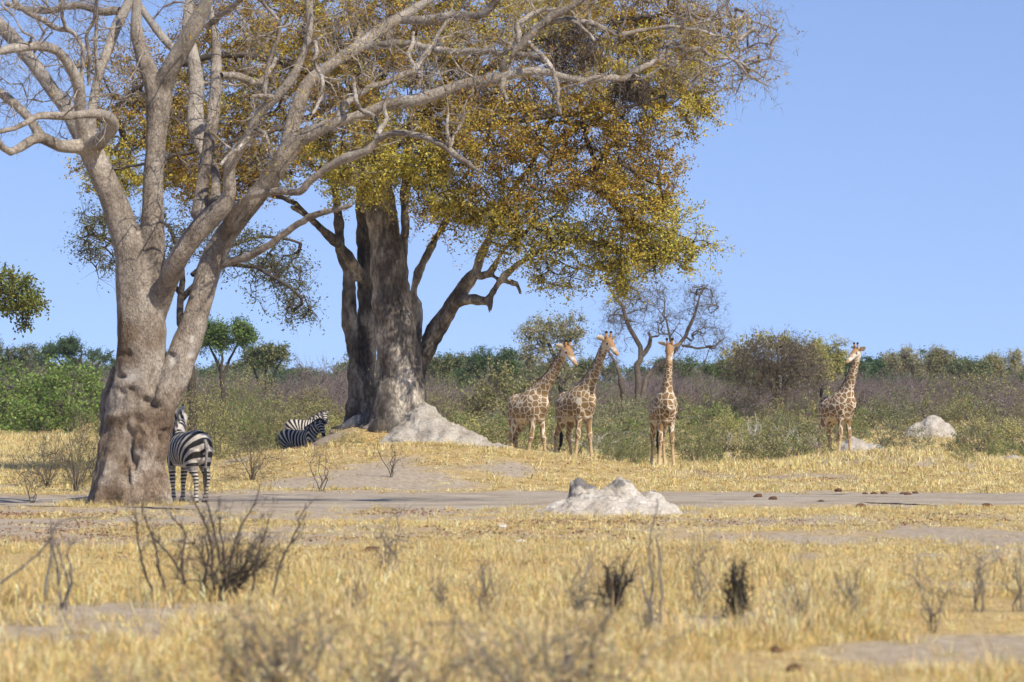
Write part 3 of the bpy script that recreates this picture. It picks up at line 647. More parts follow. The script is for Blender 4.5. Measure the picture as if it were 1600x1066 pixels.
# ------------------------------------------------------------------ the golden leaved tree on the mound
D2 = 121.0
TRUNK2 = [
 [(618, 712, 104, -1), (620, 675, 98, -.5), (623, 640, 90, 0), (625, 600, 80, 0), (620, 540, 70, 0), (613, 480, 63, 0), (605, 400, 55, 0), (597, 340, 48, 0), (592, 290, 46, 0), (590, 240, 42, 0), (586, 190, 36, 0), (575, 130, 30, 0), (560, 60, 24, 0), (545, -20, 18, 0)],
 [(600, 720, 40, -1.6), (604, 660, 40, -.9), (606, 600, 34, -.6)], [(648, 720, 44, -1.2), (644, 660, 40, -.8), (640, 600, 34, -.5)],
 [(566, 672, 44, 2.6), (568, 640, 36, 2.4), (569, 600, 33, 2.4), (571, 560, 30, 2.4), (573, 500, 28, 2.4), (571, 430, 26, 2.4), (567, 350, 23, 2.4), (565, 290, 19, 2.4), (560, 220, 15, 2.6), (548, 150, 12, 3)],
 [(552, 668, 34, 2.0), (556, 630, 27, 2.0), (555, 580, 23, 2.0), (549, 520, 23, 2.0), (545, 480, 24, 2.0), (546, 450, 20, 2.0), (541, 422, 16, 2.0), (533, 390, 17, 1.9), (529, 350, 16, 1.8), (526, 310, 14, 1.7), (520, 250, 12, 1.4)],
 [(569, 440, 20, 2.2), (555, 418, 17, 1.9), (540, 395, 15, 1.5), (518, 372, 14, 1.0), (500, 356, 13, .5), (480, 338, 11, 0), (455, 322, 9, -.5)],
 [(640, 640, 40, 1), (652, 590, 28, 1), (661, 559, 26, 1), (673, 530, 30, 1), (690, 502, 27, .8), (710, 470, 25, .6), (730, 442, 22, .3), (745, 423, 19, 0), (751, 400, 15, 0), (762, 376, 13.5, 0), (772, 352, 12, 0), (784, 325, 10, .2), (806, 290, 9, .4), (832, 255, 8, .6), (850, 210, 7, .8)],
 [(640, 560, 30, 1.5), (652, 500, 17, 1.5), (650, 475, 14, 1.5), (646, 455, 13, 1.5), (654, 428, 14, 1.6), (664, 406, 13.5, 1.7), (674, 386, 12, 1.8), (688, 360, 10, 2), (703, 334, 8, 2.2), (715, 300, 7, 2.4)],
 [(706, 478, 18, .6), (722, 470, 16, .3), (742, 467, 15, -.1), (760, 470, 13, -.4), (769, 457, 12, -.5), (784, 436, 12, -.7), (800, 420, 11, -.9), (822, 404, 10, -1.2), (858, 386, 9, -1.6), (896, 376, 8.5, -2), (933, 381, 8, -2.3), (964, 386, 8.5, -2.5), (990, 401, 8.5, -2.7), (1016, 414, 7, -2.9)],
 [(764, 468, 10, -.4), (766, 480, 8, -.5), (764, 489, 4, -.5)],
 [(742, 430, 15, 0), (764, 429, 11, -.4), (776, 408, 9, -.7), (789, 388, 8, -1), (803, 380, 6.5, -1.3), (820, 360, 5, -1.6)],
 [(766, 430, 7, -.4), (788, 440, 7, -.7), (807, 443, 6.5, -1), (813, 459, 5, -1.1)],
 [(630, 440, 12, 3.5), (632, 380, 15, 3.5), (633, 310, 15, 3.5), (636, 240, 13, 3.5), (640, 170, 10, 3.5)],
 [(598, 670, 24, -1.6), (572, 672, 16, -.6), (552, 668, 12, .4), (520, 676, 9, .6)], [(575, 660, 26, 1.2), (545, 664, 16, 1.2), (518, 672, 10, 1.4)],
 [(602, 690, 22, -2.2), (610, 704, 14, -3.0), (620, 714, 8, -3.6)], [(592, 690, 18, -2.2), (584, 700, 12, -3), (578, 708, 8, -3.4)],
]
BR2 = [
 [(850, 210, 7, .8), (872, 160, 6, 0), (905, 150, 6.5, -1), (910, 186, 6.5, -2), (916, 217, 6.5, -2.5), (930, 250, 6.5, -3), (937, 285, 6.5, -3.3), (949, 309, 7, -3.5), (968, 330, 7, -3.6), (994, 344, 6.5, -3.7), (1018, 356, 5, -3.8), (1050, 362, 3.5, -3.9)],
 [(931, 251, 5, -3), (960, 255, 5, -3.3), (980, 262, 5, -3.6), (1005, 280, 4, -3.9), (1040, 290, 3, -4.1)],
 [(1014, 412, 6, -2.9), (1022, 398, 5, -3), (1048, 388, 4, -3.1), (1080, 375, 3, -3.2)], [(1000, 404, 5, -2.8), (1040, 404, 4, -3), (1065, 410, 3.5, -3.2), (1085, 400, 3, -3.3)],
 [(592, 250, 24, 0), (640, 200, 18, -1), (700, 150, 15, -2), (760, 110, 13, -2.5), (830, 70, 11, -3), (900, 40, 9, -3), (980, 30, 7, -3), (1060, 20, 5, -3)],
 [(588, 210, 22, 0), (540, 150, 17, -1), (480, 110, 14, -2), (400, 90, 12, -2), (320, 90, 10, -1.5), (240, 120, 8, -1), (180, 170, 6, -.5)],
 [(640, 200, 14, -1), (720, 200, 11, -2.5), (800, 190, 9, -3.5), (880, 180, 8, -4), (960, 170, 6, -4), (1040, 150, 5, -4)],
 [(580, 150, 18, 0), (620, 80, 15, 1), (680, 20, 12, 2), (760, -40, 10, 2)], [(575, 130, 18, 0), (500, 40, 14, 1), (420, -20, 11, 2)],
 [(540, 150, 12, -1), (470, 190, 10, -3), (400, 210, 8, -4), (330, 230, 6, -4), (250, 250, 5, -3), (180, 265, 4, -2)],
 [(480, 338, 9, 0), (460, 318, 8, -.5), (430, 305, 7, -1), (390, 290, 5, -1.5)],
]
tr2 = MB(); sk2 = []
for L_ in TRUNK2:
    q = resample(limb(L_, D2), 0.22); tube(tr2, q[:, :3], q[:, 3], 14, closed=True); sk2.append(q[q[:, 2] > 6.2][:, :3])
v, nn, fc = remesh(tr2, 0.055, 2)
flute = fbm(np.c_[v[:, 0]*1.0, v[:, 1]*1.0, v[:, 2]*0.12], 2.2, 3)
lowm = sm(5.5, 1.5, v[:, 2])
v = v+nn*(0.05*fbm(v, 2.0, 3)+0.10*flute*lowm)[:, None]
dk = sm(0.1, 0.8, 0.45*lowm+0.7*fbm(v*[1, 1, 0.3]+5, 0.9, 3))*0.75  # dark stains mixed with painted dappled shade, strongest low on the trunk
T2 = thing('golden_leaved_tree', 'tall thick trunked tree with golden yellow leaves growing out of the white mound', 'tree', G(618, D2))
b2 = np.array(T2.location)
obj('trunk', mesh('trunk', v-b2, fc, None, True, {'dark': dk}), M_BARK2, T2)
cr2 = MB()
for L_ in BR2:
    q = resample(limb(L_, D2), 0.2); q[1:, :3] += rb.normal(size=(len(q)-1, 3))*0.02
    tube(cr2, q[:, :3], q[:, 3], 8); sk2.append(q[:, :3])
sk2 = np.concatenate(sk2)
# leaf masses: centre px, radii px, depth offset, half depth m, clumps, sparse
MASS = [(560, 60, 210, 120, 0, 5.5, 230, 1), (760, 40, 200, 120, -1, 5.5, 230, 1), (940, 40, 150, 95, -1.5, 4.5, 150, 1), (1060, 50, 95, 75, -2, 3.0, 70, 1), (980, 165, 130, 75, -2, 4, 120, 1), (1060, 120, 75, 75, -2, 2.5, 50, 1),
        (640, 190, 170, 80, -2.5, 4.5, 170, 1), (800, 190, 150, 75, -2.5, 4.5, 140, 1), (600, 270, 90, 42, -3.0, 3, 80, 1), (700, 290, 70, 45, -2, 3, 55, .9), (330, 190, 130, 120, 1, 4.5, 170, 1), (230, 220, 100, 90, 1, 3.5, 95, 1),
        (165, 260, 55, 45, 0, 2.0, 26, .8), (330, 290, 100, 36, 0.5, 3.5, 60, 1), (400, 80, 160, 110, 2, 5, 130, 1), (180, 110, 70, 70, 1.5, 3, 35, .7), (470, 240, 110, 60, 0, 4, 85, 1), (860, 280, 130, 55, -2, 4, 105, .75), (980, 260, 90, 50, -3.2, 3, 70, 1),
        (1000, 330, 75, 36, -3.5, 2.2, 50, 1), (830, 350, 120, 45, -1.5, 3.5, 80, .6), (950, 385, 100, 38, -2.3, 2.6, 66, .7), (1055, 385, 62, 34, -3, 1.8, 42, .6), (880, 430, 85, 26, -2, 2, 30, .5), (965, 430, 45, 26, -2.4, 1.6, 22, .8), (760, 330, 60, 30, -1.5, 2, 24, .6), (1090, 165, 35, 40, -2, 1.5, 16, .7), (735, 345, 70, 34, -1.2, 2.4, 30, .5), (810, 385, 80, 30, -1.2, 2.4, 34, .5), (690, 320, 50, 26, -1, 2, 18, .6), (1000, 395, 90, 34, -2.8, 2, 30, .7)]
tg2 = []; wt = []; my = []
for (cx, cy, rx, ry, do, hd, n, spz) in MASS:
    n = int(n*0.82); q = unit(rb.normal(size=(n, 3)))*rb.uniform(0.05, 1, (n, 1))**0.42
    for a in q:
        d = D2+do+a[1]*hd; tg2.append(P(cx+a[0]*rx, cy-a[2]*ry, d)); wt.append(spz); my.append(cy)
tg2 = np.array(tg2); wt = np.array(wt)
tp2 = []; dr2 = []
for p_, r_ in colonize(sk2, tg2, rb, 0.4, 0.13, -0.03, 0.011, 0.10, 0.5):
    tube(cr2, p_, r_, 5, cap=False)
t3 = fine(cr2, tg2, unit(rb.normal(size=tg2.shape)*[1, 1, .4]), 5, 0.85, 0.008, rb, 0.9)
obj('crown', cr2.mesh('crown', True, None, b2), M_TWIG2, T2)
lf = MB()
own = np.repeat(np.arange(len(tg2)), 5)
nl = (wt[own]*rb.uniform(8, 52, len(own))).astype(int)
src = np.repeat(np.arange(len(own)), nl)
bs_ = tg2[own[src]]; u_ = rb.uniform(0.1, 1.15, len(src))[:, None]
pos = bs_+(t3[src]-bs_)*u_+rb.normal(size=(len(src), 3))*[0.075, 0.075, 0.045]
pyt = YH-(tg2[:, 2]-HC)*F/tg2[:, 1]
hue = np.clip(0.44+0.48*sm(220, 360, pyt)[own[src]]+0.8*fbm(tg2, 0.35, 3)[own[src]]+rb.normal(0, 0.22, len(src)), 0, 1)[:, None]
rust = np.array([0.30, 0.17, 0.03]); ochre = np.array([0.50, 0.335, 0.045]); lime = np.array([0.53, 0.465, 0.08])
col = np.where(hue < 0.5, rust+(ochre-rust)*hue*2, ochre+(lime-ochre)*(hue*2-1))
gr = rb.uniform(0, 1, len(src)) < 0.08; col[gr] = [0.13, 0.17, 0.035]
yl = rb.uniform(0, 1, len(src)) < 0.07; col[yl] = [0.62, 0.44, 0.08]
col = np.clip(col*(1+rb.normal(0, 0.16, (len(src), 1))), 0.01, 0.9)
leafquads(lf, pos, 0.095, 0.048, col, rb, up=0.9, droop=0.45)
obj('foliage', lf.mesh('foliage', False, None, b2), M_LEAF, T2)
print('golden leaves', len(src))

# ------------------------------------------------------------------ termite mounds
def claymat(name, k):
    m, t, bs = newmat(name)
    nA = noise(t, 2.2, 6, 0.65); nB = noise(t, 16, 6, 0.7)
    c = ramp(t, [(0.3, (0.31*k, 0.262*k, 0.205*k)), (0.5, (0.48*k, 0.427*k, 0.352*k)), (0.7, (0.62*k, 0.57*k, 0.49*k))], nA)
    c = mix(t, c, (0.22, 0.205, 0.19), attr(t, 'crust'))
    c = mix(t, c, ramp(t, [(0.3, (0.6, 0.58, 0.55)), (0.6, (1.1, 1.1, 1.1))], nB), 0.7, 'MULTIPLY')
    t.links.new(c, bs.inputs['Base Color']); bs.inputs['Roughness'].default_value = 0.95; bs.inputs['Specular IOR Level'].default_value = 0.1
    bump(t, bs, nB, 1.0, 0.07)
    return m
M_MOUND = claymat('pale_termite_clay', 1.08); M_WHITE = claymat('white_termite_clay', 1.38)
def mound(name, label, base, lumps, vox, rough, crusty=0.0, group=None, mat=None):
    """lumps: (x, y, z_top, rx, ry) cones in metres around base"""
    mb = MB()
    for (x, y, zt, rx, ry) in lumps:
        k = 14; s = np.linspace(0, 1, 9); a = np.arange(k)*2*pi/k
        zz = -0.35+(zt+0.35)*s; pr = (1-s**2.2)**0.62
        pr[-1] = 0.03
        v_ = np.stack([x+rx*np.outer(pr, np.cos(a)), y+ry*np.outer(pr, np.sin(a)), np.repeat(zz[:, None], k, 1)], -1).reshape(-1, 3)
        i = np.arange(8)[:, None]*k; j = np.arange(k)[None, :]; j2 = (j+1) % k
        q = np.stack([i+j, i+j2, i+k+j2, i+k+j], -1).reshape(-1, 4); mb.add(v_, q)
        mb.add(v_[:k], None, [[0, m_+1, m_] for m_ in range(1, k-1)]); mb.add(v_[-k:], None, [[0, m_, m_+1] for m_ in range(1, k-1)])
    v, nn, fc = remesh(mb, vox, 2)
    v = v+nn*(rough*fbm(v+base[:3], 2.2, 4)+rough*0.75*fbm(v+9, 6.0, 3)-rough*0.9*np.maximum(0, 0.25-np.abs(fbm(v*[1, 1, .35]+3, 2.6, 2)))*2)[:, None]
    zt = max(l[2] for l in lumps)
    cr_ = crusty*sm(0.05, 0.2, fbm(v+base, 3.2, 3)*0.55+(v[:, 2]/zt-0.62)*1.5)
    return tag(obj(name, mesh(name, v, fc, None, True, {'crust': cr_}), mat or M_MOUND, None, base), label, 'termite mound', group)
b_ = G(955, 72.0)
mound('termite_mound', 'low crumbling white termite mound with grey topped peaks on the track edge', b_,
      [(-.58, 0, .64, .22, .3), (-.52, .1, .56, .36, .4), (-.36, 0, .50, .34, .35), (-.2, 0, .40, .4, .4), (.06, 0, .60, .36, .4), (.16, 0, .70, .30, .42), (.28, -.05, .60, .38, .38), (.42, -.1, .42, .34, .35), (.70, -.2, .40, .30, .3), (.80, -.2, .36, .26, .3), (-.15, -.2, .36, 1.15, 1.0), (.45, -.3, .30, 1.0, .9), (-.75, -.1, .22, .85, .9), (0, -.3, .14, 1.8, 1.5)], 0.026, 0.05, 0.95, mat=M_WHITE)
b_ = G(668, 116.5)
mound('termite_mound', 'tall pale earth mound heaped against the foot of the golden leaved tree', b_,
      [(-.12, 1.0, 1.52, .85, 1.1), (-.05, .7, 1.30, 1.15, 1.3), (.35, .5, 1.0, 1.3, 1.5), (-.6, .5, .85, 1.0, 1.4), (.9, .3, .72, 1.3, 1.5), (-.9, .2, .5, 1.1, 1.4), (1.5, .3, .42, 1.4, 1.4), (.3, -.3, .42, 2.1, 2.0)], 0.055, 0.07)
b_ = G(1345, 168)
mound('termite_mound', 'grey rounded termite mound beside the raised tail giraffe', b_, [(-.3, 0, .72, .8, .9), (.5, 0, .45, .8, .8), (0, 0, .3, 1.5, 1.2)], 0.06, 0.05)
b_ = G(1455, 205)
mound('termite_mound', 'pale termite mound rising among olive bushes at right', b_, [(.1, 0, 1.25, 1.0, 1.0), (-.7, 0, .8, .8, .9), (.6, 0, .9, .8, .8)], 0.07, 0.06)
b_ = G(1583, 150)
mound('termite_mound', 'small flat pale mound in the grass at the right edge', b_, [(0, 0, .3, .7, .8), (.3, 0, .22, .8, .8)], 0.05, 0.03)

# ------------------------------------------------------------------ shrubs and background trees
rs = np.random.default_rng(21)
def stems(rng, n, h, spread, r0, flat=False):
    out = []
    for _ in range(n):
        a = rng.uniform(0, 2*pi); l = spread*rng.uniform(0.25, 1.0)
        hh = h*rng.uniform(0.6, 1.0)*(1-0.25*(l/spread)**2)
        k = np.linspace(0, 1, 6)
        p_ = np.c_[np.cos(a)*l*k**1.1, np.sin(a)*l*k**1.1, hh*k]
        p_[1:] += rng.normal(size=(5, 3))*0.05*h*k[1:, None]; p_[0] += rng.normal(size=3)*[0.06*h, 0.06*h, 0]; p_[0, 2] = -0.1
        out.append((p_, r0*(1-0.75*k)*rng.uniform(0.6, 1.2)))
    return out
def bush_mesh(rng, h, spread, nst, pal, leaf, nleaf, r0=0.025, twigs=5, shell=0.5, low=0.1, tw_l=0.35, dome=1.0):
    """returns (stem mesh, foliage mesh or None), height h, radius spread"""
    st = MB(); pts = []
    ss = stems(rng, nst, h*0.85, spread*0.8, r0)
    nodes = np.concatenate([p_[1:] for p_, _ in ss])
    for p_, r_ in ss: tube(st, p_, r_, 5, cap=False)
    nt_ = nst*twigs
    q = unit(rng.normal(size=(nt_, 3))); q[:, 2] = np.abs(q[:, 2])*1.0-low
    q = q*rng.uniform(shell, 1, (nt_, 1))**0.5*(1+0.22*vnoise(q+rng.uniform(0, 50), 2.2))[:, None]
    tgt = np.c_[q[:, 0]*spread, q[:, 1]*spread, np.clip(q[:, 2]*h*dome*0.92+0.08*h, 0.05, None)]
    for p_, r_ in colonize(nodes, tgt, rng, h*0.12, 0.12, 0.03, r0*0.22, r0*0.8, 0.4): tube(st, p_, r_, 4, cap=False)
    t3 = fine(st, tgt, unit(tgt*[0.7, 0.7, 1]+1e-3), 4, tw_l*h, r0*0.16, rng, 0.7)
    fol = None
    if nleaf:
        own = rng.integers(0, len(t3), nleaf); u = rng.uniform(0, 1.1, (nleaf, 1))
        pos = tgt[own//4]*(1-u)+t3[own]*u+rng.normal(size=(nleaf, 3))*leaf*0.6
        pos[:, 2] = np.maximum(pos[:, 2], 0.03)
        lm = MB(); cl = pick(pal, nleaf, rng)*(0.85+0.3*rng.uniform(0, 1, len(tgt))[own//4])[:, None]
        leafquads(lm, pos, leaf, leaf*0.55, cl, rng)
        fol = lm.mesh('foliage', False)
    return st.mesh('stems'), fol
OLIVE = [(0.270, 0.257, 0.101, 4), (0.203, 0.216, 0.081, 3), (0.365, 0.338, 0.149, 2), (0.405, 0.297, 0.149, 1)]
GREYG = [(0.284, 0.277, 0.149, 4), (0.209, 0.223, 0.108, 3), (0.351, 0.311, 0.176, 2)]
BRIGHT = [(0.195, 0.285, 0.06, 5), (0.135, 0.21, 0.045, 3), (0.27, 0.35, 0.09, 2)]
DEEP = [(0.088, 0.148, 0.055, 5), (0.065, 0.11, 0.045, 3), (0.13, 0.195, 0.075, 2)]
YELG = [(0.446, 0.419, 0.135, 4), (0.338, 0.338, 0.115, 3), (0.540, 0.459, 0.176, 2)]
PALEG = [(0.392, 0.365, 0.216, 4), (0.297, 0.297, 0.162, 3), (0.446, 0.392, 0.270, 2)]
def mk(name, label, cat, bm, loc, group=None, rz=0, s=1.0, mst=None, mlf=None):
    o = thing(name, label, cat, loc, group, rz, s)
    obj('stems', bm[0], mst or M_STEM, o)
    if bm[1] is not None: obj('foliage', bm[1], mlf or M_LEAF, o)
    return o
# low scrub belt behind the grass
protos = [bush_mesh(rs, 1.0, 0.85, 9, OLIVE, 0.058, 2800, 0.016, 6), bush_mesh(rs, 1.0, 0.95, 10, GREYG, 0.055, 2500, 0.016, 6),
          bush_mesh(rs, 1.0, 0.75, 8, YELG, 0.055, 2400, 0.016, 6), bush_mesh(rs, 1.0, 1.05, 10, OLIVE, 0.06, 3200, 0.016, 6), bush_mesh(rs, 1.0, 0.9, 12, GREYG, 0.07, 350, 0.014, 7),
          bush_mesh(rs, 1.0, 0.9, 9, BRIGHT+OLIVE, 0.058, 2800, 0.016, 6),
          bush_mesh(rs, 1.0, 0.75, 16, YELG+OLIVE, 0.032, 4200, 0.012, 9, .4), bush_mesh(rs, 1.0, 0.8, 18, OLIVE, 0.028, 1100, 0.011, 9, .3), bush_mesh(rs, 1.0, 0.8, 15, OLIVE+BRIGHT, 0.034, 3800, 0.012, 9, .4)]
KN = ['olive green rounded scrub bush in the low belt behind the grass', 'grey green rounded scrub bush in the low belt behind the grass', 'yellowish green scrub bush in the low belt behind the grass',
      'wide olive scrub bush in the low belt behind the grass', 'half bare brownish scrub bush in the low belt behind the grass', 'fresher green scrub bush in the low belt behind the grass',
      'delicate yellowish scrub bush in the low belt behind the grass', 'sparse brown scrub bush in the low belt behind the grass', 'delicate green scrub bush in the low belt behind the grass']
roots = {}; BELT = []
def bush(kind, px, d, hpx, wide=1.0, label=None, group=None, cat='bush', nm='scrub_bush'):
    s = hpx*d/F; sc = (s*wide, s*wide, s); rz = rs.uniform(0, 6.28)
    lab = label or KN[kind]; gp = group if label else 'scrub bushes: '+KN[kind].split(' scrub')[0]
    if kind not in roots:
        o = roots[kind] = mk(nm, lab, cat, protos[kind], G(px, d), gp, rz, sc)
    else:
        o = dup(roots[kind], G(px, d), lab, gp, rz, sc); o.name = nm
    if not label: BELT.append((kind, px, o))
def avoid(px, d):
    x = PX(px, d)
    for (ax, ad, ar) in ((835, 139, 2), (905, 141, 2), (1036, 136, 1.6), (1308, 159, 2), (478, 131, 2), (478, 150, 1.5), (1345, 168, 1.6), (1455, 205, 1.6), (1583, 150, 1.2), (618, 121, 5)):
        if abs(d-ad) < 6 and abs(x-PX(ax, ad)) < ar: return True
    if 640 < px < 800 and d < 190 : return d < 150
    for (ax, aw, ad) in ((1345, 70, 168), (1455, 60, 205), (1310, 40, 159), (1040, 45, 136), (480, 45, 150), (1583, 40, 150)):
        if abs(px-ax) < aw and d < ad: return True
    return False
for d, n, h0, h1 in ((150, 9, 26, 44), (166, 20, 30, 52), (184, 24, 34, 56), (205, 26, 36, 60), (228, 26, 36, 58), (252, 24, 36, 58), (284, 13, 46, 80)):
    for i in range(n):
        px = -40+1680*(i+rs.uniform(0.1, 0.9))/n; dd = d+rs.uniform(-9, 9)
        if avoid(px, dd) or (px < 300 and dd < 215) or (px < 520 and dd < 160): continue
        kd = rs.choice(6, p=[.26, .22, .16, .18, .08, .10]) if d < 240 else rs.choice([6, 8]); bush(kd, px, dd, rs.uniform(h0, h1), rs.uniform(0.85, 1.35))
ORD = 'first second third fourth fifth sixth seventh eighth ninth tenth eleventh twelfth thirteenth fourteenth fifteenth sixteenth seventeenth eighteenth nineteenth twentieth twenty-first twenty-second twenty-third twenty-fourth twenty-fifth twenty-sixth twenty-seventh twenty-eighth twenty-ninth thirtieth'.split()
for kd in range(9):
    for i, (_, px, o) in enumerate(sorted([b_ for b_ in BELT if b_[0] == kd], key=lambda b_: b_[1])):
        o['label'] = KN[kd].replace(' behind the grass', '')+', '+(ORD[i] if i < len(ORD) else 'last')+' of its kind from the left'
# bushes one can single out
for a in [(5, 705, 104, 70, .8, 'upright yellowish bush at the left edge behind the grass'), ]:
    pass
SH = [(7, 118, 92, 128, .62, 'leafy brown stemmed shrub with yellowish leaves left of the bare tree trunk'), (7, 75, 96, 90, .8, 'thin half bare shrub nearest the left edge beside the track'),
      (6, 150, 100, 110, .6, 'yellow green shrub partly hidden by the left side of the bare trunk'), (6, 322, 108, 118, .62, 'tall yellow green shrub just right of the standing zebra'),
      (8, 372, 112, 96, .7, 'olive shrub in the middle of the group right of the standing zebra'), (7, 395, 98, 78, .8, 'sparse brown twigged shrub beside the track right of the standing zebra'),
      (6, 408, 124, 86, .6, 'yellowish shrub left of the two resting zebras'), (8, 545, 116, 34, 1.2, 'small green shrub at the foot of the golden leaved tree'),
      (8, 962, 128, 56, .75, 'open green shrub between the second and third giraffes'), (8, 985, 132, 50, .9, 'low olive shrub left of the giraffe facing the camera'),
      (8, 1085, 140, 60, 1.0, 'green shrub just right of the giraffe facing the camera'), (0, 1125, 148, 60, 1.0, 'dark olive shrub two steps right of the giraffe facing the camera'), (3, 1240, 150, 62, 1.0, 'broad dark olive bush left of the raised tail giraffe'),
      (0, 1195, 146, 46, 1.1, 'olive bush in the grass edge midway between the two right giraffes'), (8, 1505, 132, 30, .9, 'tiny green sapling standing alone in the right grass'), (1, 1415, 160, 52, 1.0, 'grey green bush right of the grey termite mound'), (4, 1535, 165, 60, 1.0, 'brown half bare bush near the right edge'),
      (3, 700, 160, 62, 1.2, 'wide olive bush right of the golden leaved tree'), (2, 735, 152, 60, 1.1, 'pale yellowish bush left of the first giraffe'), (3, 770, 148, 56, 1.0, 'dense bush directly left of the first giraffe hindquarters')]
for (kd, px, d, hp, wd, lab) in SH: bush(kd, px, d, hp, wd, lab, nm='shrub')
# bright round bushes at the left
gb = [bush_mesh(rs, 1.0, 0.62, 9, BRIGHT, 0.055, 5200, 0.02, 10), bush_mesh(rs, 1.0, 0.7, 9, BRIGHT, 0.055, 5200, 0.02, 10)]
for (k_, px, d, hp, lab) in ((0, 12, 225, 104, 'bright green rounded bush cut by the left edge'), (1, 105, 215, 110, 'bright green rounded bush between the left edge and bare trunk'), (0, 60, 230, 78, 'lower bright green bush between the two rounded ones at left'),
                             (1, 640, 235, 1, '')):
    if not lab: continue
    mk('green_bush', lab, 'bush', gb[k_], G(px, d), None, rs.uniform(0, 6), hp*d/F)

# leafless purple brown thicket behind (one mass)
tk = [(bush_mesh(rs, 1.0, 0.9, 12, None, 0, 0, 0.016, 9, 0.3, tw_l=0.28)[0], M_THICKET) for _ in range(4)]
n = 430; d = rs.uniform(255, 335, n); px = rs.uniform(-60, 1660, n); hp = rs.uniform(56, 100, n)*(0.85+0.4*vnoise(np.c_[px*0.02, d*0.03])); s = hp*d/F*0.92
x = PX(px, d)
scatter('bare_thicket', np.c_[x, d, H(x, d)], rs.uniform(0, 6, n), np.c_[s*1.25, s*1.25, s], rs.integers(0, 4, n), tk, 'purplish brown leafless thicket massed behind the green scrub', 'thicket')

def bgtree(name, label, px, d, ybase, trunk_px, masses, pal, leaf, nleaf, ntw, mst=None, rw=1.0, cat='tree', leafless=False, tw_l=0.9, sag=-0.02, fw=4, group=None, fr=0.012):
    """trunk_px: pixel limbs (x, y, width, dd); masses: (x, y, rx, ry, half depth m, weight)"""
    o = thing(name, label, cat, G(px, d), group); b0 = np.array(o.location); tb = MB(); sk_ = []
    for L_ in trunk_px:
        q = resample(limb(L_, d, rw), 0.4); q[1:, :3] += rs.normal(size=(len(q)-1, 3))*0.02*d/150
        tube(tb, q[:, :3], q[:, 3], 8); sk_.append(q[len(q)//3:, :3])
    sk_ = np.concatenate(sk_); ws = np.array([m_[5] for m_ in masses], float); ws /= ws.sum(); tg_ = []
    for m_, w_ in zip(masses, ws):
        k = max(2, int(ntw*w_)); q = unit(rs.normal(size=(k, 3)))*rs.uniform(0.1, 1, (k, 1))**0.4
        for a in q: tg_.append(P(m_[0]+a[0]*m_[2], m_[1]-a[2]*m_[3], d+a[1]*m_[4]))
    tg_ = np.array(tg_)
    for p_, r_ in colonize(sk_, tg_, rs, 0.5, 0.14, sag, fr, 0.10*rw, 0.5): tube(tb, p_, r_, 5, cap=False)
    tt = fine(tb, tg_, unit(rs.normal(size=tg_.shape)*[1, 1, .6]+[0, 0, .15]), fw, tw_l, fr*0.7, rs, 0.8)
    if leafless: tt2 = fine(tb, tt, unit(tt-np.repeat(tg_, fw, 0)), 4, tw_l*0.7, fr*0.5, rs, 0.8)
    obj('trunk', tb.mesh('trunk', True, None, b0), mst or M_TWIG2, o)
    if nleaf:
        own = rs.integers(0, len(tt), nleaf); u = rs.uniform(0, 1.1, (nleaf, 1))
        pos = tg_[own//fw]*(1-u)+tt[own]*u+rs.normal(size=(nleaf, 3))*leaf*0.7
        lm = MB(); leafquads(lm, pos, leaf, leaf*0.55, pick(pal, nleaf, rs)*(0.85+0.3*rs.uniform(0, 1, len(tg_))[own//fw])[:, None], rs, up=0.8)
        obj('foliage', lm.mesh('foliage', False, None, b0), M_LEAF, o)
    return o
# wispy dark tree behind the bare trunk
bgtree('wispy_tree', 'thin leaved drooping tree seen behind the forked bare trunk', 300, 150, 0,
       [[(300, 700, 17, 0), (300, 600, 14, 0), (292, 540, 13, 0), (280, 490, 12, 0), (285, 440, 10, 0), (280, 390, 8, 0), (262, 350, 6, 0)], [(282, 470, 10, 0), (310, 440, 9, 0), (350, 415, 8, -1), (400, 420, 6, -1.5), (440, 440, 5, -2), (470, 465, 4, -2)],
        [(283, 460, 9, 0), (245, 420, 7, 1), (200, 390, 6, 1), (160, 370, 5, 1)], [(300, 430, 8, 0), (350, 390, 6, 1), (410, 370, 5, 1), (470, 380, 4, 1)]],
       [(160, 380, 42, 60, 2.5, 3), (150, 345, 30, 34, 2, 1), (250, 370, 70, 50, 3, 3), (400, 400, 80, 45, 3, 4), (445, 450, 55, 55, 2.5, 4), (340, 380, 60, 40, 3, 2), (470, 485, 30, 26, 1.5, 1)],
       [(0.16, 0.16, 0.06, 4), (0.11, 0.12, 0.05, 3), (0.24, 0.22, 0.10, 1)], 0.12, 6500, 300, tw_l=1.0, sag=0.06, fw=5)
# leafy branch reaching in at the left edge
bgtree('edge_tree', 'leafy green branch hanging in at the left edge under the open sky', -190, 120, 0,
       [[(-190, 740, 44, 0), (-185, 600, 36, 0), (-170, 500, 30, 0), (-120, 440, 18, 0), (-60, 435, 11, 0), (-10, 450, 8, 0), (40, 470, 5, 0)]],
       [(-50, 445, 50, 26, 1.6, 2), (18, 442, 34, 18, 1.1, 2.4), (48, 472, 24, 13, .9, 2), (15, 474, 26, 15, .9, 1.4), (40, 500, 9, 15, .4, .6)],
       [(0.19, 0.22, 0.05, 4), (0.13, 0.16, 0.04, 3), (0.28, 0.27, 0.07, 2)], 0.12, 4200, 110, tw_l=0.4)
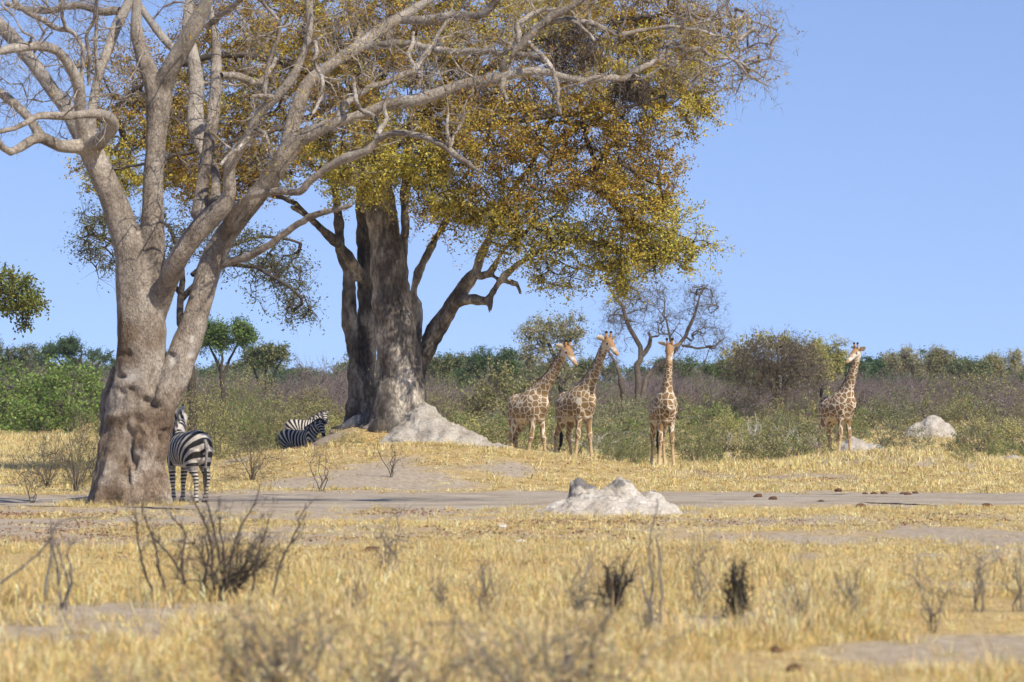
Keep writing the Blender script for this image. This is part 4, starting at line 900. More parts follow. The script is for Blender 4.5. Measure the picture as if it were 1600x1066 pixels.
# bare dark tree
bgtree('dead_tree', 'dark leafless tree with twisted limbs behind the giraffe facing the camera', 990, 232, 0,
       [[(998, 660, 15, 0), (996, 600, 13, 0), (996, 570, 14, 0), (1003, 552, 12, 0), (985, 515, 10, 0), (972, 480, 8, 0), (955, 455, 5, 0), (945, 440, 3, 0)], [(1003, 556, 11, 0), (1014, 540, 10, 0), (1016, 527, 8, 0), (1012, 520, 6, 0)],
        [(1002, 640, 10, 0), (1008, 595, 11, .5), (1025, 575, 11, 1), (1045, 560, 10, 1), (1065, 535, 8, 1), (1075, 515, 8, 1), (1085, 490, 6, 1), (1095, 460, 4, 1), (1105, 445, 3, 1)], [(1065, 540, 6, 1), (1090, 545, 5, 1), (1115, 540, 4, 1), (1130, 530, 3, 1)],
        [(974, 640, 8, 0), (970, 600, 10, -1), (960, 565, 7, -1), (945, 545, 4, -1)], [(1050, 548, 6, 1), (1046, 520, 5, 1), (1040, 500, 4, 1)]],
       [(985, 480, 40, 42, 3, 3), (1020, 470, 34, 34, 3, 2), (1095, 480, 30, 40, 3, 3), (1110, 530, 30, 24, 2.5, 2), (1045, 510, 26, 30, 2, 1.5), (955, 540, 24, 24, 2, 1), (1070, 560, 40, 26, 2, 1), (965, 500, 24, 30, 2, 1)], None, 0, 0, 260, mst=M_STEM, rw=.72, leafless=True, tw_l=0.8, fr=0.013)
# olive tree behind the first two giraffes
bgtree('olive_tree', 'tall olive grey tree behind the first two giraffes', 870, 262, 0,
       [[(880, 670, 9, 0), (876, 610, 8, 0), (868, 560, 7, 0), (850, 530, 5, 0), (835, 515, 4, 0)], [(870, 570, 6, 0), (885, 540, 5, 0), (900, 515, 4, 0)]],
       [(850, 515, 38, 20, 3, 2.4), (892, 512, 32, 20, 3, 2.4), (860, 550, 52, 26, 3.5, 3), (875, 590, 55, 26, 3.5, 3), (825, 545, 24, 20, 2.5, 1)], PALEG+OLIVE, 0.15, 9500, 190, tw_l=0.7)
ACA = [ # flat topped green trees: px, d, top, bottom, left, right, palette, label
 (345, 245, 500, 566, 300, 400, DEEP+BRIGHT, 'small umbrella shaped green tree right of the forked bare trunk'),
 (415, 285, 540, 600, 372, 458, OLIVE+DEEP, 'soft green tree between the umbrella tree and the golden tree'),
 (125, 335, 532, 592, 55, 200, DEEP, 'wide dark green canopy above the bright bushes at left'), (15, 330, 524, 590, -40, 62, DEEP+GREYG, 'dull green tree at the far left skyline'),
 (690, 330, 552, 600, 655, 722, DEEP+OLIVE, 'green flat crowned tree just right of the golden tree trunk'), (765, 325, 545, 604, 712, 820, DEEP, 'dark green flat crowned tree left of the first giraffe head'),
 (925, 330, 560, 612, 895, 965, DEEP+OLIVE, 'deep green tree showing between the necks of the first two giraffes'), (1105, 320, 556, 612, 1065, 1145, BRIGHT+DEEP, 'fresh green tree right of the head of the giraffe facing the camera'),
 (1345, 318, 560, 622, 1275, 1402, DEEP, 'dense green spreading tree directly behind the raised tail giraffe'), (1285, 300, 532, 600, 1250, 1318, YELG, 'yellow green tree left of the raised tail giraffe head'),
 (1425, 345, 546, 606, 1388, 1462, PALEG, 'pale greyish tree right of the raised tail giraffe'), (1472, 335, 542, 600, 1446, 1500, PALEG+OLIVE, 'pale olive rounded tree on the right skyline'),
 (1515, 315, 550, 614, 1484, 1548, DEEP+GREYG, 'dark green ragged tree on the right skyline'), (1563, 340, 550, 604, 1536, 1592, YELG+PALEG, 'pale yellow green tree on the right skyline'),
 (1598, 305, 582, 626, 1560, 1650, DEEP+BRIGHT, 'low green spreading tree at the right edge'), (255, 350, 545, 600, 225, 290, DEEP+GREYG, 'dull green tree visible behind the bare trunk fork'), (1040, 345, 566, 610, 1010, 1075, GREYG+DEEP, 'grey green tree behind the dark leafless tree')]
for (px, d, y0, y1, x0, x1, pal, lab) in ACA:
    y0 -= 7; x0 -= 5; x1 += 5; cx = (x0+x1)/2; rx = (x1-x0)/2; cy = (y0+y1)/2; ry = (y1-y0)/2; m_ = []
    for k in range(9):
        fx = rs.uniform(-0.75, 0.75); m_.append((cx+fx*rx, cy-ry*0.3*(1-fx*fx)+rs.uniform(-.3, .6)*ry, rx*rs.uniform(.18, .42), ry*rs.uniform(.22, .5), rx*d/F*0.5, rs.uniform(.4, 1.3)))
    yb = YH+(HC-Hs(PX(px, d), d))*F/d
    tl = [[(px, yb+3, 9*245/d*rx/50+2, 0), (px+rs.uniform(-4, 4), cy+ry*1.7, 5*rx/50+1.5, 0), (cx-rx*.4, cy+ry*.3, 3, 0), (cx-rx*.65, cy-ry*.3, 2, 0)], [(px, cy+ry*1.7, 4.5*rx/50+1, 0), (cx+rx*.35, cy+ry*.3, 3, .5), (cx+rx*.65, cy-ry*.35, 2, .5)], [(px, cy+ry*1.7, 4*rx/50+1, 0), (cx, cy-ry*.3, 2.5, -.6)]]
    bgtree('spreading_tree', lab, px, d, 0, tl, m_, pal, 0.15, int(6500+rx*60), 170, tw_l=0.65, fr=0.014)
# round brown bush tree with pale top and rounded olive bush
bgtree('round_tree', 'broad rounded brown twigged tree with yellowish green top on the skyline', 1212, 245, 0,
       [[(1215, 668, 10, 0), (1212, 620, 9, 0), (1190, 575, 5, 0), (1165, 550, 3, 0)], [(1214, 640, 8, 0), (1235, 590, 5, 0), (1265, 560, 3, 0)], [(1213, 630, 8, 0), (1215, 580, 5, 0), (1216, 545, 3, 0)]],
       [(1212, 555, 55, 30, 3.5, 3), (1170, 570, 45, 34, 3.5, 2.4), (1255, 572, 45, 34, 3.5, 2.4), (1212, 600, 85, 36, 3.5, 3)], [(0.20, 0.165, 0.09, 4), (0.15, 0.125, 0.085, 3), (0.26, 0.22, 0.10, 1.5)], 0.16, 3600, 420, mst=M_STEM, tw_l=0.85, leafless=True, fr=0.013)
bgtree('round_tree', 'pale yellow green crown topping the broad rounded brown tree', 1222, 252, 0, [[(1226, 668, 6, 0), (1224, 590, 5, 0), (1222, 545, 3, 0)], [(1224, 580, 4, 0), (1262, 556, 2.5, 0)], [(1224, 580, 4, 0), (1180, 556, 2.5, 0)]],
       [(1200, 536, 46, 14, 2.5, 2), (1250, 545, 40, 16, 2.5, 2), (1285, 572, 24, 22, 2, 1.2), (1150, 553, 26, 16, 2, 1)], YELG, 0.2, 3000, 90, tw_l=0.6)
mk('round_bush', 'large rounded olive bush behind and left of the first giraffe', 'bush', bush_mesh(rs, 1.0, 0.66, 11, OLIVE, 0.05, 5200, 0.018, 11), G(785, 212), None, 0.4, 102*212/F)
mk('round_bush', 'tall bare brownish bush rising left of the golden tree', 'bush', bush_mesh(rs, 1.0, 0.75, 16, None, 0, 0, 0.013, 14, 0.3, tw_l=0.3), G(500, 258), None, 0.9, 112*258/F, M_THICKET)
# distant woodland as one mass
wd = [(bush_mesh(rs, 1.0, 0.8, 7, p_, 0.036, 7500, 0.02, 14, tw_l=0.13)[1], M_LEAF) for p_ in (DEEP, GREYG, OLIVE+DEEP, PALEG)]
n = 240; d = rs.uniform(360, 460, n); px = rs.uniform(-80, 1680, n); hp = rs.uniform(52, 96, n)*(0.92+0.2*vnoise(np.c_[px*0.01+7, d*0])); s = hp*d/F+0.3; x = PX(px, d)
scatter('far_woodland', np.c_[x, d, H(x, d)-0.5], rs.uniform(0, 6, n), np.c_[s*1.3, s*1.3, s], rs.choice(4, n, p=[.35, .3, .25, .1]), wd, 'distant mixed green woodland along the skyline', 'woodland')
# bleached fallen branches in the scrub
for (px, d, w_, h_, lab) in ((1225, 172, 60, 40, 'bleached fallen branches in the scrub left of the raised tail giraffe'), (1275, 178, 30, 26, 'small bleached snag just left of the raised tail giraffe hind leg'), (945, 168, 60, 36, 'pale fallen branches between the second and third giraffes'), (1136, 160, 10, 40, 'upright bleached stick in the scrub right of the third giraffe'), (1178, 176, 26, 54, 'thin bleached forked sapling midway between the right giraffes')):
    mb = MB(); b0 = G(px, d); sc = d/F
    for _ in range(9 if w_ > 20 else 2):
        x0 = rs.uniform(-.5, .5)*w_*sc; k = np.linspace(0, 1, 6); lx = rs.normal(0, .4)*w_*sc; lz = h_*sc*rs.uniform(.5, 1)
        p_ = np.c_[x0+lx*k, rs.normal(0, .2)+rs.normal(0, .4)*k, lz*k**0.8]+rs.normal(size=(6, 3))*0.05
        p_[0, 2] = -0.05; tube(mb, p_, 0.035*(1-0.8*k), 5); fine(mb, p_[2:], np.tile([lx, 0, lz], (4, 1)), 2, 0.45, 0.011, rs, .8)
    tag(obj('dead_branch', mb.mesh('dead_branch'), M_DEADWOOD, None, b0), lab, 'deadwood')

# ------------------------------------------------------------------ dry shrubs and charred stumps close to the camera
rf = np.random.default_rng(33)
def deadshrub(name, label, px, py, traces=None, n=0, hpx=60, spread=30, mat=M_GREYSTEM, wpx=3.0, tw=3, leaves=0, cat='shrub', group=None):
    d = HC*F/(py-YH); sc = d/F; b0 = G(px, d); mb = MB(); al = []
    L = []
    for tr in (traces or []):
        dz = rf.uniform(-.25, .25)
        L.append(np.array([[*(P(x_, y_, d+dz*min(1, i/2.0))-b0), wpx*sc*0.5*(1.15-0.8*i/len(tr))] for i, (x_, y_) in enumerate(tr)]))
    for _ in range(n):
        a = rf.uniform(0, 2*pi); l = spread*sc*rf.uniform(.2, 1); hh = hpx*sc*rf.uniform(.5, 1); k = np.linspace(0, 1, 5)
        p_ = np.c_[np.cos(a)*l*k+rf.normal(0, .02), np.sin(a)*l*k+rf.normal(0, .02), hh*k, wpx*sc*.5*(1.1-.85*k)]; p_[1:, :3] += rf.normal(size=(4, 3))*0.06*hpx*sc; p_[0, 2] = -0.03; L.append(p_)
    for q in L:
        q = resample(q, 0.07); q[1:, :3] += rf.normal(size=(len(q)-1, 3))*0.006; tube(mb, q[:, :3], q[:, 3], 6)
        if tw:
            i = rf.integers(len(q)//4, len(q), tw*2); dr = unit(q[np.minimum(i+1, len(q)-1), :3]-q[i-1, :3]+[0, 0, .02])
            tt = fine(mb, q[i, :3], dr, 1, hpx*sc*.35, wpx*sc*.2, rf, .6); fine(mb, tt, dr, 2, hpx*sc*.18, wpx*sc*.12, rf, .7); al.append(tt)
    o = thing(name, label, cat, b0, group); obj('stems', mb.mesh('stems'), mat, o)
    if leaves:
        tt = np.concatenate(al); pos = tt[rf.integers(0, len(tt), leaves)]+rf.normal(size=(leaves, 3))*0.03; lm = MB()
        leafquads(lm, pos, 0.04, 0.02, pick(PALE, leaves, rf), rf); obj('foliage', lm.mesh('foliage', False), M_LEAFDRY, o)
    return o
deadshrub('dry_shrub', 'tall dark leafless shrub with many stems in the grass below the standing zebra', 345, 938,
   [[(338, 935), (333, 890), (330, 850), (318, 815), (303, 780), (297, 765)], [(352, 940), (345, 890), (338, 850), (330, 810), (322, 775), (318, 750)], [(356, 942), (358, 900), (366, 850), (380, 815), (395, 790), (403, 768)], [(350, 935), (352, 880), (345, 830), (342, 800)],
    [(424, 935), (434, 900), (445, 865), (460, 835), (470, 810), (477, 785)], [(292, 945), (286, 905), (284, 870), (291, 838), (282, 822), (268, 810)], [(240, 930), (226, 890), (217, 850), (212, 812)], [(262, 930), (250, 890), (243, 850), (228, 815), (222, 800)], [(310, 940), (318, 900), (326, 870), (322, 840)], [(392, 935), (398, 890), (408, 850), (420, 822)], [(300, 930), (282, 895), (262, 862), (240, 838)], [(360, 935), (372, 900), (390, 870), (400, 840)]], n=16, spread=110, hpx=110, mat=plain('dark_dead_stem', (0.10, 0.083, 0.068), .9, 6, .5, 0), wpx=3.8, tw=11)
deadshrub('dry_shrub', 'thin leaning grey shrub with a long sloping branch near the left edge', 98, 955,
   [[(95, 955), (92, 910), (85, 870), (82, 835), (80, 815)], [(104, 955), (104, 915), (96, 870), (88, 845)], [(70, 930), (78, 870), (82, 830), (95, 815), (120, 810), (150, 808)], [(0, 912), (30, 890), (60, 865), (82, 838)], [(98, 950), (112, 900), (105, 860), (115, 845)]], hpx=60, wpx=4.0, tw=7)
deadshrub('dry_shrub', 'tall forked twig with fine branches between the two blackened stumps', 1018, 985,
   [[(1020, 985), (1016, 940), (1018, 895), (1014, 850), (1022, 810), (1028, 785)], [(1018, 980), (1010, 930), (1002, 900)], [(1030, 985), (1035, 930), (1030, 880), (1026, 840)]], hpx=70, wpx=4.0, tw=9)
deadshrub('burnt_stump', 'blackened ragged shrub stump left of the tall forked twig', 955, 962, [[(950, 960), (952, 930), (948, 900), (950, 888)], [(958, 962), (962, 930), (968, 905), (975, 890)], [(954, 960), (958, 925), (962, 895)], [(946, 958), (944, 935), (950, 912)], [(962, 960), (968, 935), (980, 910), (990, 895)], [(930, 960), (922, 935), (905, 945)]], n=7, spread=34, hpx=60, wpx=5.5, tw=11, mat=M_CHAR, cat='stump')
deadshrub('burnt_stump', 'blackened upright shrub stump right of the tall forked twig', 1150, 968, [[(1145, 968), (1148, 935), (1144, 905), (1146, 890)], [(1154, 968), (1156, 930), (1162, 895), (1163, 885)], [(1150, 968), (1152, 930), (1150, 900)], [(1138, 968), (1132, 958), (1128, 964)], [(1158, 968), (1164, 940), (1160, 915)]], n=6, spread=22, hpx=66, wpx=5.5, tw=11, mat=M_CHAR, cat='stump')
SM = [(690, 955, 50, 18, 'small dark twig shrub in the grass at centre'), (1245, 985, 90, 34, 'pale grey twig shrub right of the second blackened stump'), (1330, 975, 80, 30, 'pale thin twigs in the grass between the stump and right edge'), (1455, 985, 120, 40, 'tall pale forked twig shrub near the right edge'), (1525, 960, 110, 30, 'grey branched twig shrub in the right grass'), (1592, 960, 90, 20, 'dark twig cut by the right edge'),
      (905, 990, 110, 26, 'thin pale twig standing left of the first blackened stump'), (1090, 955, 100, 24, 'single slender twig between the stumps and the track'), (610, 905, 95, 20, 'slender twig rising in the bare patch at centre left'), (760, 960, 70, 30, 'low grey twigs at the centre of the foreground'), (560, 965, 80, 26, 'grey twig tuft right of the tall dark shrub'), (50, 790, 70, 26, 'small leafless twig bush left of the bare trunk'), (500, 770, 70, 20, 'thin leafless twigs on the mound slope below the resting zebras'), (610, 762, 55, 18, 'thin leafless twig on the mound slope below the golden tree'), (1010, 1010, 60, 26, 'low twig clump below the tall forked twig')]
for (px, py, h_, sp_, lab) in SM: deadshrub('dry_shrub', lab, px, py, None, rf.integers(4, 8) if py > 800 else 4, h_*1.1, sp_*rf.uniform(.8, 1.5), M_GREYSTEM if py > 800 else M_STEM, 2.3 if py > 800 else 1.6, 6)
NEAR = [(430, 1130, 150, 60, 'blurred pale brown twig shrub at the bottom edge left of centre'), (600, 1150, 130, 80, 'blurred grey twig shrub at the bottom edge in the middle'), (860, 1140, 170, 110, 'wide blurred grey twig shrub at the bottom edge right of centre'), (240, 1160, 90, 70, 'low blurred twig tuft at the bottom left')]
for (px, py, h_, sp_, lab) in NEAR: deadshrub('dry_shrub', lab, px, py, None, 30, h_*1.2, sp_*2.0, M_GREYSTEM, 1.8, 9, 700)
# droppings and stones
def lump(name, label, cat, px, py, rpx, mat, squash=.75, group=None, d=None, seed=0):
    d = d or HC*F/(py-YH); b0 = G(px, d); r = rpx*d/F
    bm = bmesh.new(); bmesh.ops.create_icosphere(bm, subdivisions=3, radius=1.0); vv = np.array([v_.co[:] for v_ in bm.verts]); ff = np.array([[q.index for q in f_.verts] for f_ in bm.faces]); bm.free()
    vv = vv*(1+0.22*fbm(vv+seed*7.7, 1.3, 3))[:, None]*[1.15, 1, squash]*r; vv[:, 2] += r*squash*.55
    return tag(obj(name, mesh(name, vv, ff), mat, None, b0), label, cat, group)
DG = [(580, 862, 10, 'brown dropping on the bare strip below the resting zebras'), (545, 868, 8, 'straw coloured dropping beside the brown one at centre left'), (1310, 768, 5, 'dark dropping alone on the far side of the track'), (1184, 780, 6, 'brown dropping on the grassy track edge, left one of three'), (1208, 783, 6, 'brown dropping on the grassy track edge, middle of three'), (1283, 786, 4.5, 'brown dropping on the grassy track edge, right one of three'),
      (1352, 773, 4, 'leftmost dropping of the scattered row on the track'), (1366, 773, 4.5, 'second dropping from left in the scattered row on the track'), (1381, 773, 5, 'third dropping from left in the scattered row on the track'), (1410, 774, 4, 'fourth dropping from left in the row on the track'), (1418, 776, 5, 'fifth dropping from left in the row on the track'), (1430, 773, 4.5, 'rightmost dropping of the row on the track'), (1345, 792, 7, 'larger brown dropping on the near side of the track'), (1543, 796, 7, 'brown dropping on the near track edge at right'), (1212, 1020, 9, 'dark dropping on the bare soil at bottom right'), (1242, 1050, 12, 'brown lump in the grass at the bottom right')]
for i, (px, py, r_, lab) in enumerate(DG): lump('dropping', lab, 'dropping', px, py, r_, M_DUNG, .7, None, None, i+1)
lump('pale_stone', 'small whitish stone in the grass below the mound slope', 'stone', 785, 828, 7, plain('pale_stone_surface', (.6, .56, .5), .9), .7, None, None, 40)
lump('pale_stone', 'pale flat stone in the grass left of the white mound', 'stone', 812, 850, 9, bpy.data.materials['pale_stone_surface'], .4, None, None, 41)

# ------------------------------------------------------------------ animals
def loft(mb, pts, side, k=16):
    """pts rows: x,y,z, r_side, r_other; closed elliptical loft, side = axis of r_side"""
    pts = np.asarray(pts, float); c = resample(np.c_[pts[:, :3], pts[:, 3:5]], 0.06) if len(pts) > 2 else pts
    p = c[:, :3]; t = unit(np.gradient(p, axis=0)); s = np.asarray(side, float)
    if s.ndim == 1: s = np.tile(s, (len(p), 1))
    s = unit(s-t*(s*t).sum(1)[:, None]); n = np.cross(t, s)
    a = np.arange(k)*2*pi/k
    rr0 = c[:, 3]; rr1 = c[:, 4]
    # rounded ends
    def ring(q, s_, n_, r0, r1): return q+np.cos(a)[:, None]*s_*r0+np.sin(a)[:, None]*n_*r1
    rings = [ring(p[0]-t[0]*min(rr0[0], rr1[0])*0.75, s[0], n[0], rr0[0]*.45, rr1[0]*.45)]
    rings += [ring(p[i], s[i], n[i], rr0[i], rr1[i]) for i in range(len(p))]
    rings += [ring(p[-1]+t[-1]*min(rr0[-1], rr1[-1])*0.75, s[-1], n[-1], rr0[-1]*.45, rr1[-1]*.45)]
    m = len(rings); v = np.concatenate(rings)
    i = np.arange(m-1)[:, None]*k; j = np.arange(k)[None, :]; j2 = (j+1) % k
    q = np.stack([i+j, i+j2, i+k+j2, i+k+j], -1).reshape(-1, 4)
    v = np.vstack([v, rings[0].mean(0), rings[-1].mean(0)]); jj = np.arange(k); j3 = (jj+1) % k; o = (m-1)*k
    tr = np.concatenate([np.stack([np.full(k, m*k), j3, jj], 1), np.stack([np.full(k, m*k+1), o+jj, o+j3], 1)])
    mb.add(v, q, tr); return c
def rot2(v, a): return np.array([v[0]*cos(a)-v[1]*sin(a), v[0]*sin(a)+v[1]*cos(a), v[2]])
def seg_param(v, poly):
    """nearest distance and arc parameter of points to a polyline"""
    best = np.full(len(v), 1e9); par = np.zeros(len(v)); acc = 0; L = np.linalg.norm(np.diff(poly, axis=0), axis=1); tot = L.sum()
    for i in range(len(poly)-1):
        a, b = poly[i], poly[i+1]; ab = b-a; t = np.clip(((v-a)@ab)/(ab@ab+1e-9), 0, 1)
        d = np.linalg.norm(v-(a+t[:, None]*ab), axis=1); u = d < best
        best[u] = d[u]; par[u] = (acc+t[u]*L[i]); acc += L[i]
    return best, par
def leafplate(base, axis, wide, L, W, thick, cup=0.3):
    """pointed ear shape"""
    axis = unit(np.asarray(axis, float)); wide = np.asarray(wide, float); wide = unit(wide-axis*(wide@axis)); nr = np.cross(axis, wide)
    s = np.array([0, .15, .4, .7, .9, 1.0]); wd = np.array([.35, .75, 1.0, .75, .4, .05])*W*.5; mb = MB(); vv = []
    for sg in (1, -1):
        for a, b in zip(s, wd):
            for u in (-1, -.5, 0, .5, 1): vv.append(base+axis*L*a+wide*b*u+nr*(sg*thick*.5*(1-u*u)+cup*b*u*u))
    q = []
    for g_ in range(2):
        for i in range(5):
            for j in range(4):
                o = g_*30+i*5+j; f_ = [o, o+1, o+6, o+5]; q.append(f_ if g_ else f_[::-1])
    mb.add(vv, q); return mb

M_GIR, t, bs = newmat('giraffe_coat')
vor = N(t, 'ShaderNodeTexVoronoi', feature='DISTANCE_TO_EDGE'); vor.inputs['Scale'].default_value = 1.0; vor.inputs['Randomness'].default_value = 0.85
vc = N(t, 'ShaderNodeTexVoronoi', feature='F1'); vc.inputs['Scale'].default_value = 1.0; vc.inputs['Randomness'].default_value = 0.85
pa = N(t, 'ShaderNodeAttribute', attribute_name='pat')
t.links.new(pa.outputs['Vector'], vor.inputs['Vector']); t.links.new(pa.outputs['Vector'], vc.inputs['Vector'])
msk = ramp(t, [(0.042, (0, 0, 0)), (0.085, (1, 1, 1))], vor.outputs['Distance'])
mul = N(t, 'ShaderNodeMath', operation='MULTIPLY'); t.links.new(msk, mul.inputs[0]); t.links.new(attr(t, 'mask'), mul.inputs[1])
brown = mix(t, attr(t, 'patcol', 'Color'), (0.5, 0.44, 0.40), vc.outputs['Color'], 'MULTIPLY')
brown = mix(t, attr(t, 'patcol', 'Color'), brown, 0.45)
c = mix(t, attr(t, 'Col', 'Color'), brown, mul.outputs[0])
c = mix(t, c, ramp(t, [(0.3, (.8, .8, .8)), (0.7, (1.1, 1.1, 1.1))], noise(t, 9, 4)), 0.6, 'MULTIPLY')
t.links.new(c, bs.inputs['Base Color']); bs.inputs['Roughness'].default_value = .75; bs.inputs['Specular IOR Level'].default_value = .2
M_GEAR = plain('giraffe_ear_hair', (.62, .52, .40), .85, 9, .25, 0); M_HORN = plain('horn_skin', (.42, .22, .09), .8, 9, .2, 0); M_MANE = plain('giraffe_mane_hair', (.20, .085, .03), .8, 15, .4, 0)

def giraffe(label, px, d, heading, neck, head_az, head_pitch, dark=0.0, s=1.0, tailup=False, stride=(0, 0, 0, 0), py=None, splay=1.0, neck_az=None):
    """neck = (forward, up) of the neck vector in metres; angles in degrees, head_az in world"""
    h = radians(heading)
    mb = MB(); Y = [0, 1, 0]
    loft(mb, [(-.88, 0, 2.00, .14, .20), (-.80, 0, 2.02, .28, .38), (-.58, 0, 2.02, .38, .48), (-.25, 0, 1.98, .43, .52), (.08, 0, 2.03, .44, .58), (.38, 0, 2.12, .42, .63), (.64, 0, 2.18, .35, .56), (.84, 0, 2.18, .22, .38)], Y, 18)
    na = (radians(neck_az)-h) if neck_az is not None else 0.0
    N0 = np.array([.42, 0, 2.38]); nv = np.array([neck[0]*cos(na), neck[0]*sin(na), neck[1]]); N1 = N0+nv
    nside = np.array([-sin(na), cos(na), 0])
    bow = np.array([0, 0, -0.10])
    npts = [N0-nv*.10, N0+nv*.10+np.array([.03, 0, 0]), N0+nv*.28+bow*.6, N0+nv*.5+bow, N0+nv*.75+bow*.6, N1]
    nr = [(.28, .50), (.24, .41), (.185, .295), (.15, .225), (.125, .18), (.115, .155)]
    NL = np.array([[*p_, *r_] for p_, r_ in zip(npts, nr)]); loft(mb, NL, nside, 16)
    ha = radians(head_az)-h; hp = radians(head_pitch); hd = np.array([cos(ha)*cos(hp), sin(ha)*cos(hp), -sin(hp)]); hs = np.array([-sin(ha), cos(ha), 0]); hu = np.cross(hd, hs)
    H0 = N1+np.array([0, 0, .03])
    K = 1.28; hd = hd*K; hs = hs*K; hu = hu*K
    HL = [H0-hd*.06, H0+hd*.08+hu*.02, H0+hd*.22+hu*.01, H0+hd*.38-hu*.03, H0+hd*.52-hu*.055, H0+hd*.60-hu*.06]
    HR = [(.13, .15), (.155, .18), (.14, .15), (.10, .105), (.088, .08), (.072, .06)]
    loft(mb, np.array([[*p_, *r_] for p_, r_ in zip(HL, HR)]), hs, 14)
    for e in (1, -1): loft(mb, np.array([[*(H0+hd*.17+hs*e*.095+hu*.045), .035, .04], [*(H0+hd*.24+hs*e*.085+hu*.035), .03, .035]]), hs, 8)  # brow
    legs = []
    for i, (sx, kind) in enumerate(((1, 'f'), (-1, 'f'), (1, 'h'), (-1, 'h'))):
        st = stride[i]; y = sx*.19; yo = sx*.10*splay
        if kind == 'f':
            L = [(.42, y*.9, 2.15, .13, .27), (.42, y, 1.78, .115, .19), (.43+st*.15, y, 1.45, .085, .11), (.44+st*.35, y+yo*.1, 1.18, .072, .082), (.45+st*.5, y+yo*.2, .98, .078, .085), (.43+st*.65, y+yo*.3, .80, .056, .060), (.43+st*.82, y+yo*.6, .45, .048, .052), (.43+st*.95, y+yo*.9, .17, .058, .064), (.46+st, y+yo, .045, .078, .10)]
        else:
            L = [(-.58, y*.9, 2.00, .14, .30), (-.54, y, 1.65, .135, .25), (-.58+st*.15, y, 1.38, .095, .155), (-.70+st*.35, y+yo*.1, 1.15, .068, .09), (-.77+st*.5, y+yo*.2, .98, .062, .082), (-.73+st*.65, y+yo*.3, .76, .050, .056), (-.71+st*.85, y+yo*.6, .42, .047, .050), (-.70+st*.95, y+yo*.9, .17, .058, .064), (-.67+st, y+yo, .045, .078, .10)]
        L = np.array(L); L[1:, 3:] *= 1.2; legs.append(L); loft(mb, L, Y, 12)
    v, nn, fc = remesh(mb, 0.026, 3)
    # pattern coordinates and colours
    dn, tn = seg_param(v, np.array(npts)); dh, th = seg_param(v, np.array(HL)); nl = np.linalg.norm(nv)
    legz = np.min([seg_param(v, L[1:, :3])[0] for L in legs], axis=0)
    isleg = (v[:, 2] < 1.62) & (legz < .22)
    ishead = (dh < .26) & ((v-H0)@hd/K > -.02)
    f = 4.9+1.6*sm(.2, 1.0, (tn/nl))*(v[:, 2] > 2.3)
    A0 = np.array([.35, 0, 2.35]); pat = A0*4.9+(v-A0)*f[:, None]
    pat = np.where(isleg[:, None], v*(4.6+1.6*sm(1.6, .9, v[:, 2]))[:, None], pat)+ R.uniform(0, 40)
    pat += 0.22*np.c_[vnoise(v, 3), vnoise(v+9, 3), vnoise(v+18, 3)]
    mask = np.ones(len(v)); mask *= np.where(isleg, sm(.35, .95, v[:, 2]), 1); mask[ishead] *= sm(.02, -.02, th[ishead]-.02)
    mask *= 1-.55*((v[:, 2] < 1.66) & ~isleg)
    cream = np.array([.76, .67, .52]); base = np.tile(cream, (len(v), 1))
    lw = sm(1.3, .5, v[:, 2])*isleg; base = base*(1-lw[:, None])+np.array([.60, .44, .24])*lw[:, None]
    hh = ishead[:, None]; hup = sm(.0, .09, (v-H0)@hu/K+.06*vnoise(v, 12))[:, None]
    face = np.array([.74, .67, .57])*(1-hup)+np.array([.36, .215, .105])*hup
    muz = sm(.58, .70, (v-H0)@hd/K)[:, None]; face = face*(1-muz)+np.array([.42, .27, .14])*muz
    base = np.where(hh, face, base); base[v[:, 2] < .075] = [.06, .045, .035]
    pc = np.array([.40, .265, .125])*(1-dark)+np.array([.25, .145, .066])*dark
    pcol = np.tile(pc, (len(v), 1)); lg = (isleg*sm(1.4, .8, v[:, 2]))[:, None]; pcol = pcol*(1-lg*.2)+lg*.2*np.array([.5, .32, .14])
    me = mesh('body', v, fc, base, True, {'pat': pat, 'mask': mask}); a = me.color_attributes.new('patcol', 'FLOAT_COLOR', 'POINT'); a.data.foreach_set('color', np.c_[pcol, np.ones(len(v))].astype(np.float32).ravel())
    gl = G(px, d)
    o = thing('giraffe', label, 'giraffe', gl, 'giraffes standing at the edge of the scrub', h, s)
    obj('body', me, M_GIR, o)
    for e in (1, -1):
        eb = H0+hd*.0+hs*e*.10+hu*.06
        m_ = leafplate(eb, hs*e*1.0+hu*.30-hd*.25, hd*.2+hu, .30, .23, .02); obj('ear', m_.mesh('ear'), M_GEAR, o)
        hb = MB(); b0 = H0+hd*.05+hs*e*.055+hu*.10; ax = unit(hu*1.0-hd*.42+hs*e*.12)
        ax = ax*1.35; tube(hb, [b0-ax*.03, b0+ax*.08, b0+ax*.15], [.05, .038, .035], 9, closed=True); hrn = obj('horn', hb.mesh('horn'), M_HORN, o)
        hb = MB(); tube(hb, [b0+ax*.145, b0+ax*.165, b0+ax*.19, b0+ax*.20], [.034, .048, .046, .026], 9, closed=True); obj('horn_tuft', hb.mesh('horn_tuft'), M_BLACK, hrn)
        eb_ = MB(); c0 = H0+hd*.19+hs*e*.108+hu*.035; tube(eb_, [c0-hs*e*.012, c0+hs*e*.004, c0+hs*e*.014], [.045, .042, .02], 8, closed=True); obj('eye', eb_.mesh('eye'), M_EYE, o)
    # mane: thin upright ridge along the top of the neck
    k = 26; s_ = np.linspace(.02, .98, k); cpt = np.array([np.interp(s_, np.linspace(0, 1, 6), np.array(npts)[:, i]) for i in range(3)]).T
